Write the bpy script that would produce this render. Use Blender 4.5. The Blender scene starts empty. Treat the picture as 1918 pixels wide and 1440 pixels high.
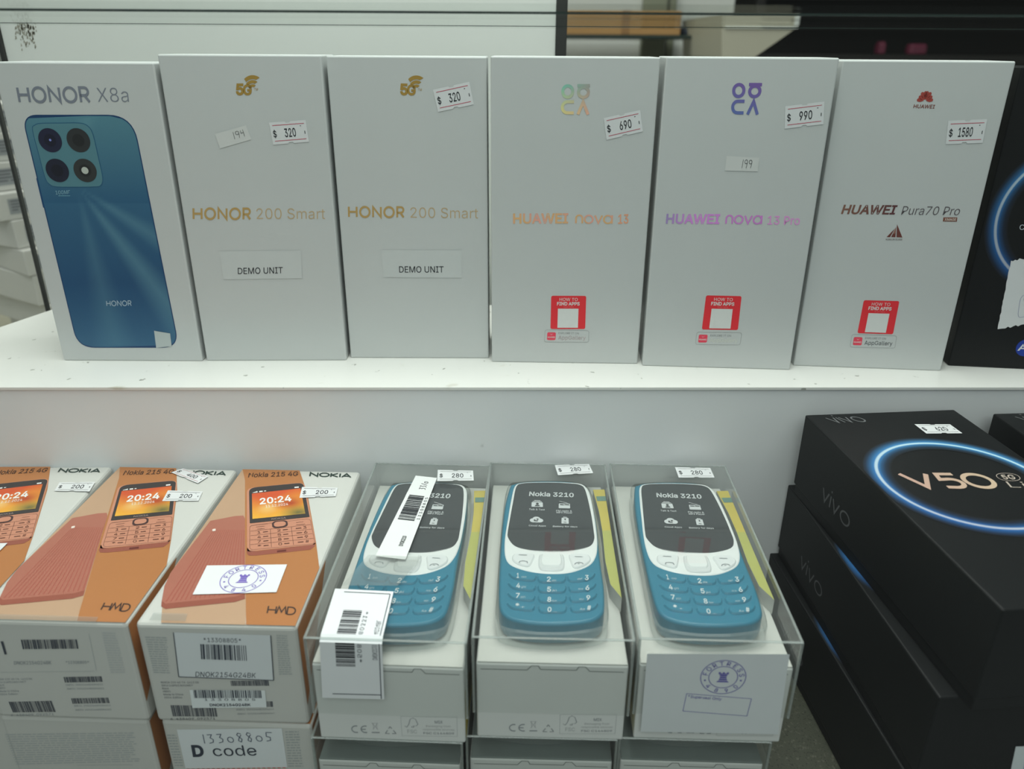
import bpy, bmesh, math, random
from mathutils import Vector, Matrix
from mathutils.geometry import tessellate_polygon
R = math.radians
scene = bpy.context.scene
COL = scene.collection

# ------------------------------------------------------------------ camera, light, exposure
ZC = 1.11                                   # height of the lens above the shop floor
FPX, PITCH, ROLL = 1453.5, R(23.478), R(0.367)
_F = Vector((0, math.cos(PITCH), -math.sin(PITCH)))
_U0 = Vector((0, math.sin(PITCH), math.cos(PITCH)))
_R0 = Vector((1, 0, 0))
_RV = _R0 * math.cos(ROLL) + _U0 * math.sin(ROLL)
_UV = -_R0 * math.sin(ROLL) + _U0 * math.cos(ROLL)
CAMP = Vector((0, 0, ZC))
cd = bpy.data.cameras.new('camera')
cam = bpy.data.objects.new('camera', cd)
COL.objects.link(cam)
cd.sensor_width = 36
cd.lens = 36 * FPX / 1918
cd.clip_start = 0.01
cd.dof.use_dof = True
cd.dof.focus_distance = 0.445
cd.dof.aperture_fstop = 8.5
m = Matrix((_RV, _UV, -_F)).transposed().to_4x4()
m.translation = CAMP
cam.matrix_world = m
scene.camera = cam
scene.view_settings.view_transform = 'Standard'
scene.view_settings.look = 'None'
scene.view_settings.gamma = 1
scene.view_settings.exposure = 0.0

world = bpy.data.worlds.new('street_daylight')
scene.world = world
world.use_nodes = True
bg = world.node_tree.nodes['Background']
bg.inputs[0].default_value = (0.88, 0.97, 0.95, 1)
bg.inputs[1].default_value = 0.23

def area(name, loc, target, sx, sy, power, col):
    l = bpy.data.lights.new(name, 'AREA')
    l.shape = 'RECTANGLE'; l.size = sx; l.size_y = sy; l.energy = power; l.color = col
    o = bpy.data.objects.new(name, l); COL.objects.link(o)
    o.location = loc
    o.rotation_euler = (Vector(target) - Vector(loc)).to_track_quat('-Z', 'Y').to_euler()
    return o
area('case_lamp', (0.06, 0.375, ZC + 0.62), (0.04, 0.385, ZC - 0.3), 0.75, 0.25, 6.0, (0.96, 1.0, 0.97))
area('street_sky', (0.1, -1.3, ZC + 1.6), (0, 0.4, ZC - 0.2), 2.2, 1.4, 18.0, (0.93, 1.0, 0.99))
area('shop_lamp', (-0.3, 1.2, ZC + 1.25), (-0.2, 1.3, ZC), 1.8, 0.8, 15.0, (0.97, 1.0, 0.94))

area('stack_fill', (-1.0, 0.55, ZC + 1.2), (-0.6, 0.9, ZC - 0.3), 0.5, 0.5, 6.0, (0.98, 1.0, 0.95))  # added fill light, unseen, brightens the carton stack at left

# ------------------------------------------------------------------ helpers
def ray(u, v):
    return _F + _RV * ((u - 959) / FPX) + _UV * ((720 - v) / FPX)
def at(u, v, Y):
    d = ray(u, v)
    return CAMP + d * (Y / d.y)
def onz(u, v, z):
    d = ray(u, v)
    return CAMP + d * ((z - CAMP.z) / d.z)

def lin(c):
    c /= 255.0
    return c / 12.92 if c <= 0.04045 else ((c + 0.055) / 1.055) ** 2.4
def ink(r, g, b, ref=200):
    k = 0.8 / lin(ref)
    return tuple(min(0.9, lin(x) * k) for x in (r, g, b))
def rgb(r, g, b):
    return (lin(r), lin(g), lin(b))
def mixc(a, b, t):
    t = max(0, min(1, t))
    return tuple(x + (y - x) * t for x, y in zip(a, b))

BLK = ink(30, 32, 38)

def material(name, col=(.8, .8, .8), rough=.5, spec=.5, metal=0, noise=0, nscale=60, bump=0, attr=False):
    mt = bpy.data.materials.new(name); mt.use_nodes = True
    nt = mt.node_tree; b = nt.nodes['Principled BSDF']
    b.inputs['Roughness'].default_value = rough
    b.inputs['Metallic'].default_value = metal
    b.inputs['Specular IOR Level'].default_value = spec
    src = None
    if attr:
        a = nt.nodes.new('ShaderNodeAttribute'); a.attribute_name = 'Col'; src = a.outputs['Color']
    tc = nt.nodes.new('ShaderNodeTexCoord')
    n = nt.nodes.new('ShaderNodeTexNoise'); n.inputs['Scale'].default_value = nscale; n.inputs['Detail'].default_value = 4
    nt.links.new(tc.outputs['Object'], n.inputs['Vector'])
    rp = nt.nodes.new('ShaderNodeMapRange')
    rp.inputs['To Min'].default_value = 1 - noise; rp.inputs['To Max'].default_value = 1 + noise * .3
    nt.links.new(n.outputs['Fac'], rp.inputs['Value'])
    mx = nt.nodes.new('ShaderNodeMix'); mx.data_type = 'RGBA'; mx.blend_type = 'MULTIPLY'; mx.inputs['Factor'].default_value = 1
    if src: nt.links.new(src, mx.inputs['A'])
    else: mx.inputs['A'].default_value = (*col, 1)
    nt.links.new(rp.outputs['Result'], mx.inputs['B'])
    nt.links.new(mx.outputs['Result'], b.inputs['Base Color'])
    if bump:
        bp = nt.nodes.new('ShaderNodeBump'); bp.inputs['Strength'].default_value = bump; bp.inputs['Distance'].default_value = .0004
        nt.links.new(n.outputs['Fac'], bp.inputs['Height']); nt.links.new(bp.outputs['Normal'], b.inputs['Normal'])
    return mt

def speckled(name, base, spot, scale, lo, hi, rough=.4, second=None):
    """base colour with small spots where a noise passes a threshold"""
    mt = material(name, base, rough, .4, noise=.06, nscale=9)
    nt = mt.node_tree; b = nt.nodes['Principled BSDF']
    old = b.inputs['Base Color'].links[0].from_socket
    tc = [n for n in nt.nodes if n.type == 'TEX_COORD'][0]
    for sc, l, h, c in [(scale, lo, hi, spot)] + ([second] if second else []):
        n = nt.nodes.new('ShaderNodeTexNoise'); n.inputs['Scale'].default_value = sc; n.inputs['Detail'].default_value = 3
        nt.links.new(tc.outputs['Object'], n.inputs['Vector'])
        rp = nt.nodes.new('ShaderNodeMapRange'); rp.inputs['From Min'].default_value = l; rp.inputs['From Max'].default_value = h
        nt.links.new(n.outputs['Fac'], rp.inputs['Value'])
        mx = nt.nodes.new('ShaderNodeMix'); mx.data_type = 'RGBA'
        nt.links.new(rp.outputs['Result'], mx.inputs['Factor'])
        nt.links.new(old, mx.inputs['A']); mx.inputs['B'].default_value = (*c, 1)
        old = mx.outputs['Result']
    nt.links.new(old, b.inputs['Base Color'])
    return mt

def clear(name, tint, ior=1.45, rough=.02, strength=1.0, veil=0.0, veilcol=(.8, .85, .82)):
    """thin clear sheet: sees straight through, reflects by fresnel, a little milky"""
    mt = bpy.data.materials.new(name); mt.use_nodes = True
    nt = mt.node_tree; nt.nodes.clear()
    out = nt.nodes.new('ShaderNodeOutputMaterial')
    tr = nt.nodes.new('ShaderNodeBsdfTransparent'); tr.inputs[0].default_value = (*tint, 1)
    gl = nt.nodes.new('ShaderNodeBsdfGlossy'); gl.inputs['Roughness'].default_value = rough
    fr = nt.nodes.new('ShaderNodeFresnel'); fr.inputs['IOR'].default_value = ior
    ge = nt.nodes.new('ShaderNodeNewGeometry'); mr = nt.nodes.new('ShaderNodeMapRange')   # the same reflection from either side of a thin sheet
    mr.inputs['To Min'].default_value = ior; mr.inputs['To Max'].default_value = 1 / ior
    nt.links.new(ge.outputs['Backfacing'], mr.inputs['Value']); nt.links.new(mr.outputs['Result'], fr.inputs['IOR'])
    mu = nt.nodes.new('ShaderNodeMath'); mu.operation = 'MULTIPLY'; mu.inputs[1].default_value = strength
    nt.links.new(fr.outputs[0], mu.inputs[0])
    base = tr.outputs[0]
    if veil:
        df = nt.nodes.new('ShaderNodeBsdfDiffuse'); df.inputs[0].default_value = (*veilcol, 1)
        m0 = nt.nodes.new('ShaderNodeMixShader'); m0.inputs[0].default_value = veil
        nt.links.new(base, m0.inputs[1]); nt.links.new(df.outputs[0], m0.inputs[2]); base = m0.outputs[0]
    mx = nt.nodes.new('ShaderNodeMixShader')
    nt.links.new(mu.outputs[0], mx.inputs[0]); nt.links.new(base, mx.inputs[1]); nt.links.new(gl.outputs[0], mx.inputs[2])
    nt.links.new(mx.outputs[0], out.inputs[0])
    return mt

M = {}
M['carton'] = material('white_carton', (.615, .635, .63), .42, .45, noise=.05, nscale=14)
M['cream_carton'] = material('cream_carton', (.63, .63, .595), .5, .4, noise=.05, nscale=25)
M['grey_carton'] = material('grey_board', (.76, .775, .755), .6, .3, noise=.05, nscale=40)
M['print'] = material('printed_ink', rough=.42, spec=.45, noise=.04, nscale=120, attr=True)
M['dimmed_tray'] = material('grey_green_card', (.2, .235, .225), .6, .3, noise=.05)  # tray card with the shade of the lower layer put into its colour
M['black'] = material('black_carton', (.006, .007, .0075), .5, .25, noise=.15, nscale=30)
M['blackprint'] = material('gloss_print', rough=.5, spec=.25, noise=.02, nscale=60, attr=True)
M['plastic'] = material('phone_plastic', rough=.33, spec=.5, noise=.03, nscale=50, attr=True)
M['screen'] = material('phone_screen', (.035, .04, .046), .18, .5, noise=.05)
M['lid'] = clear('clear_lid_plastic', (.955, .965, .955), 1.5, .03, 1.0, .035)
M['lidedge'] = clear('clear_lid_edge', (.82, .86, .85), 1.6, .1, 1.6, .22)
M['blister'] = clear('clear_blister', (.93, .96, .95), 1.5, .06, 1.2, .17)
M['glass'] = clear('pane_glass', (.97, .98, .972), 1.5, .0, .28)
M['glassedge'] = material('glass_edge', (.02, .035, .03), .2, .5)
M['tape'] = clear('clear_tape', (.9, .91, .9), 1.5, .08, 1.5, .12)
M['melamine'] = speckled('white_melamine', (.86, .855, .82), (.4, .4, .36), 150, .695, .73, .35, (45, .7, .78, (.66, .64, .56)))
M['riser'] = speckled('riser_board', (.86, .875, .885), (.4, .4, .38), 40, .74, .8, .55)
M['granite'] = speckled('granite_deck', (.062, .066, .048), (.03, .03, .025), 900, .58, .66, .35, (500, .6, .7, (.11, .11, .085)))
M['panel'] = material('frosted_panel', (.72, .75, .71), .3, .5, noise=.1, nscale=5)
M['metal'] = material('dark_metal', (.035, .037, .034), .4, .5, metal=.3)
M['cardboard'] = material('brown_cardboard', (.42, .24, .09), .7, .3, noise=.12, nscale=20)
M['wall'] = material('shop_wall_paint', (.6, .62, .58), .7, .3, noise=.05, nscale=4)
M['pillar'] = material('grey_green_paint', (.22, .235, .165), .5, .4, noise=.1, nscale=6)
M['cream'] = material('cream_laminate', (.4, .385, .3), .5, .4, noise=.06, nscale=6)
M['dark'] = material('dark_wood', (.014, .013, .011), .45, .4, noise=.3, nscale=8)
M['navy'] = material('navy_cloth', (.03, .04, .055), .8, .2, noise=.2)
M['magenta'] = material('magenta_foil', (.14, .025, .05), .4, .5, noise=.1)
M['greenbag'] = material('green_foil', (.015, .07, .03), .4, .5, noise=.1)
M['shopfloor'] = material('shop_floor_tile', (.3, .3, .27), .4, .4, noise=.1, nscale=3)

MW = {}
class MB:
    """collects faces in the local space of one thing and links them as one mesh"""
    def __init__(s): s.v = []; s.f = []; s.c = []; s.m = []
    def poly(s, pts, col=(.8, .8, .8), mi=0):
        i = len(s.v); s.v += [tuple(p) for p in pts]; s.f.append(tuple(range(i, i + len(pts))))
        s.c.append(col if isinstance(col, list) else [col] * len(pts)); s.m.append(mi)
    def mesh(s, vs, fs, col=(.8, .8, .8), mi=0, off=Vector((0, 0, 0))):
        i = len(s.v); s.v += [tuple(Vector(p) + off) for p in vs]
        for f in fs:
            s.f.append(tuple(i + k for k in f)); s.c.append([col] * len(f)); s.m.append(mi)
    def build(s, name, mats, parent=None, smooth=False):
        me = bpy.data.meshes.new(name)
        me.from_pydata(s.v, [], s.f)
        for mt in (mats if isinstance(mats, (list, tuple)) else [mats]): me.materials.append(mt)
        me.polygons.foreach_set('material_index', s.m)
        at_ = me.color_attributes.new('Col', 'FLOAT_COLOR', 'CORNER')
        flat = []
        for c in s.c:
            for k in c: flat += [k[0], k[1], k[2], 1]
        at_.data.foreach_set('color', flat)
        if smooth: me.polygons.foreach_set('use_smooth', [True] * len(me.polygons))
        me.update()
        o = bpy.data.objects.new(name, me); COL.objects.link(o)
        if parent: o.parent = parent
        return o

def thing(name, label, cat, mat, group=None):
    o = bpy.data.objects.new(name, None); COL.objects.link(o)
    o.empty_display_size = .02
    o.matrix_world = mat; MW[o.name] = mat.copy()
    o['label'] = label; o['category'] = cat
    if group: o['group'] = group
    return o
def tag(o, label, cat, group=None):
    o['label'] = label; o['category'] = cat
    if group: o['group'] = group
    return o
def copy_tree(src, mat, label, group=None, skip=()):
    r = src.copy(); COL.objects.link(r); r.matrix_world = mat; MW[r.name] = mat.copy(); r['label'] = label
    if group: r['group'] = group
    for ch in src.children:
        if ch.name.split('.')[0] in skip: continue
        c = ch.copy(); COL.objects.link(c); c.parent = r
        for g in ch.children:
            d = g.copy(); COL.objects.link(d); d.parent = c
    return r

def frame(x, y, z, a=0, tilt=0):
    return Matrix.Translation((x, y, z)) @ Matrix.Rotation(a, 4, 'Z') @ Matrix.Rotation(tilt, 4, 'Y')

def rbox(x0, x1, y0, y1, z0, z1, r=.001, seg=2):
    bm = bmesh.new()
    bmesh.ops.create_cube(bm, size=1)
    for v in bm.verts:
        v.co = Vector(((x0 + x1) / 2 + v.co.x * (x1 - x0), (y0 + y1) / 2 + v.co.y * (y1 - y0), (z0 + z1) / 2 + v.co.z * (z1 - z0)))
    if r: bmesh.ops.bevel(bm, geom=list(bm.edges), offset=r, segments=seg, affect='EDGES', profile=.5)
    bm.verts.index_update()
    vs = [v.co.copy() for v in bm.verts]; fs = [[v.index for v in f.verts] for f in bm.faces]
    bm.free()
    return vs, fs
def add_box(mb, *a, col=(.8, .8, .8), mi=0, **k):
    vs, fs = rbox(*a, **k); mb.mesh(vs, fs, col, mi)

class Face:
    """a flat printed face: local origin and axes of a thing, with the photograph's points carried onto it"""
    def __init__(s, mat, O, X, Y, n=0.0):
        s.m = mat; s.i = mat.inverted(); s.X = Vector(X).normalized(); s.Y = Vector(Y).normalized()
        s.N = s.X.cross(s.Y).normalized(); s.O = Vector(O) + s.N * n
    def px(s, u, v):
        c = s.i @ CAMP; d = s.i.to_3x3() @ ray(u, v)
        p = c + d * ((s.O - c).dot(s.N) / d.dot(s.N)) - s.O
        return (p.dot(s.X), p.dot(s.Y))
    def p(s, a, b, n=0.0): return s.O + s.X * a + s.Y * b + s.N * n
    def quad(s, tl, tr, br, bl): return Quad(s, [s.px(*q) for q in (tl, tr, br, bl)])
    def base(s, bl, br, tl):
        """a quad from the two ends of a baseline and the cap height above the first"""
        b, r, t = s.px(*bl), s.px(*br), s.px(*tl)
        return Quad(s, [t, (t[0] + r[0] - b[0], t[1] + r[1] - b[1]), r, b])
class Quad:
    def __init__(s, face, c): s.f = face; s.c = c
    def ab(s, x, y):
        tl, tr, br, bl = s.c
        return tuple((bl[k] * (1 - x) + br[k] * x) * (1 - y) + (tl[k] * (1 - x) + tr[k] * x) * y for k in (0, 1))
    def p(s, x, y, n=0.0): return s.f.p(*s.ab(x, y), n)
    def sub(s, x0, x1, y0, y1):
        return Quad(s.f, [s.ab(x0, y1), s.ab(x1, y1), s.ab(x1, y0), s.ab(x0, y0)])

N1, N2, N3 = .00012, .00026, .0004
def q_poly(mb, q, pts, col, n=N1):
    mb.poly([q.p(x, y, n) for x, y in pts], [col(x, y) for x, y in pts] if callable(col) else col)
def q_rect(mb, q, x0, x1, y0, y1, col, n=N1): q_poly(mb, q, [(x0, y0), (x1, y0), (x1, y1), (x0, y1)], col, n)
def px_poly(mb, face, pts, col, n=N1): mb.poly([face.p(*face.px(*p), n) for p in pts], col)

def spline(pts, k=5):
    out = []; n = len(pts)
    for i in range(n):
        a, b, c, d = (Vector(pts[(i + j - 1) % n]) for j in range(4))
        for t in range(k):
            t /= k
            out.append(tuple(.5 * ((2 * b) + (c - a) * t + (2 * a - 5 * b + 4 * c - d) * t * t + (3 * b - a - 3 * c + d) * t ** 3)))
    return out
def inset(pts, d):
    n = len(pts); out = []
    for i in range(n):
        b = Vector(pts[i]); j = i - 1; k = (i + 1) % n
        while (Vector(pts[j]) - b).length < 1e-7 and j > i - n: j -= 1
        while (Vector(pts[k]) - b).length < 1e-7 and k != i: k = (k + 1) % n
        u, v = (b - Vector(pts[j])).normalized(), (Vector(pts[k]) - b).normalized()
        n1, n2 = Vector((-u.y, u.x)), Vector((-v.y, v.x)); m_ = n1 + n2
        m_ = m_.normalized() if m_.length > 1e-4 else n1
        out.append(tuple(b + m_ * (d / max(.6, m_.dot(n1)))))
    return out
def area2(p): return sum(p[i - 1][0] * p[i][1] - p[i][0] * p[i - 1][1] for i in range(len(p)))
def inside(x, y, poly):
    c = False; j = len(poly) - 1
    for i in range(len(poly)):
        xi, yi = poly[i]; xj, yj = poly[j]
        if (yi > y) != (yj > y) and x < (xj - xi) * (y - yi) / (yj - yi) + xi: c = not c
        j = i
    return c
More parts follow.
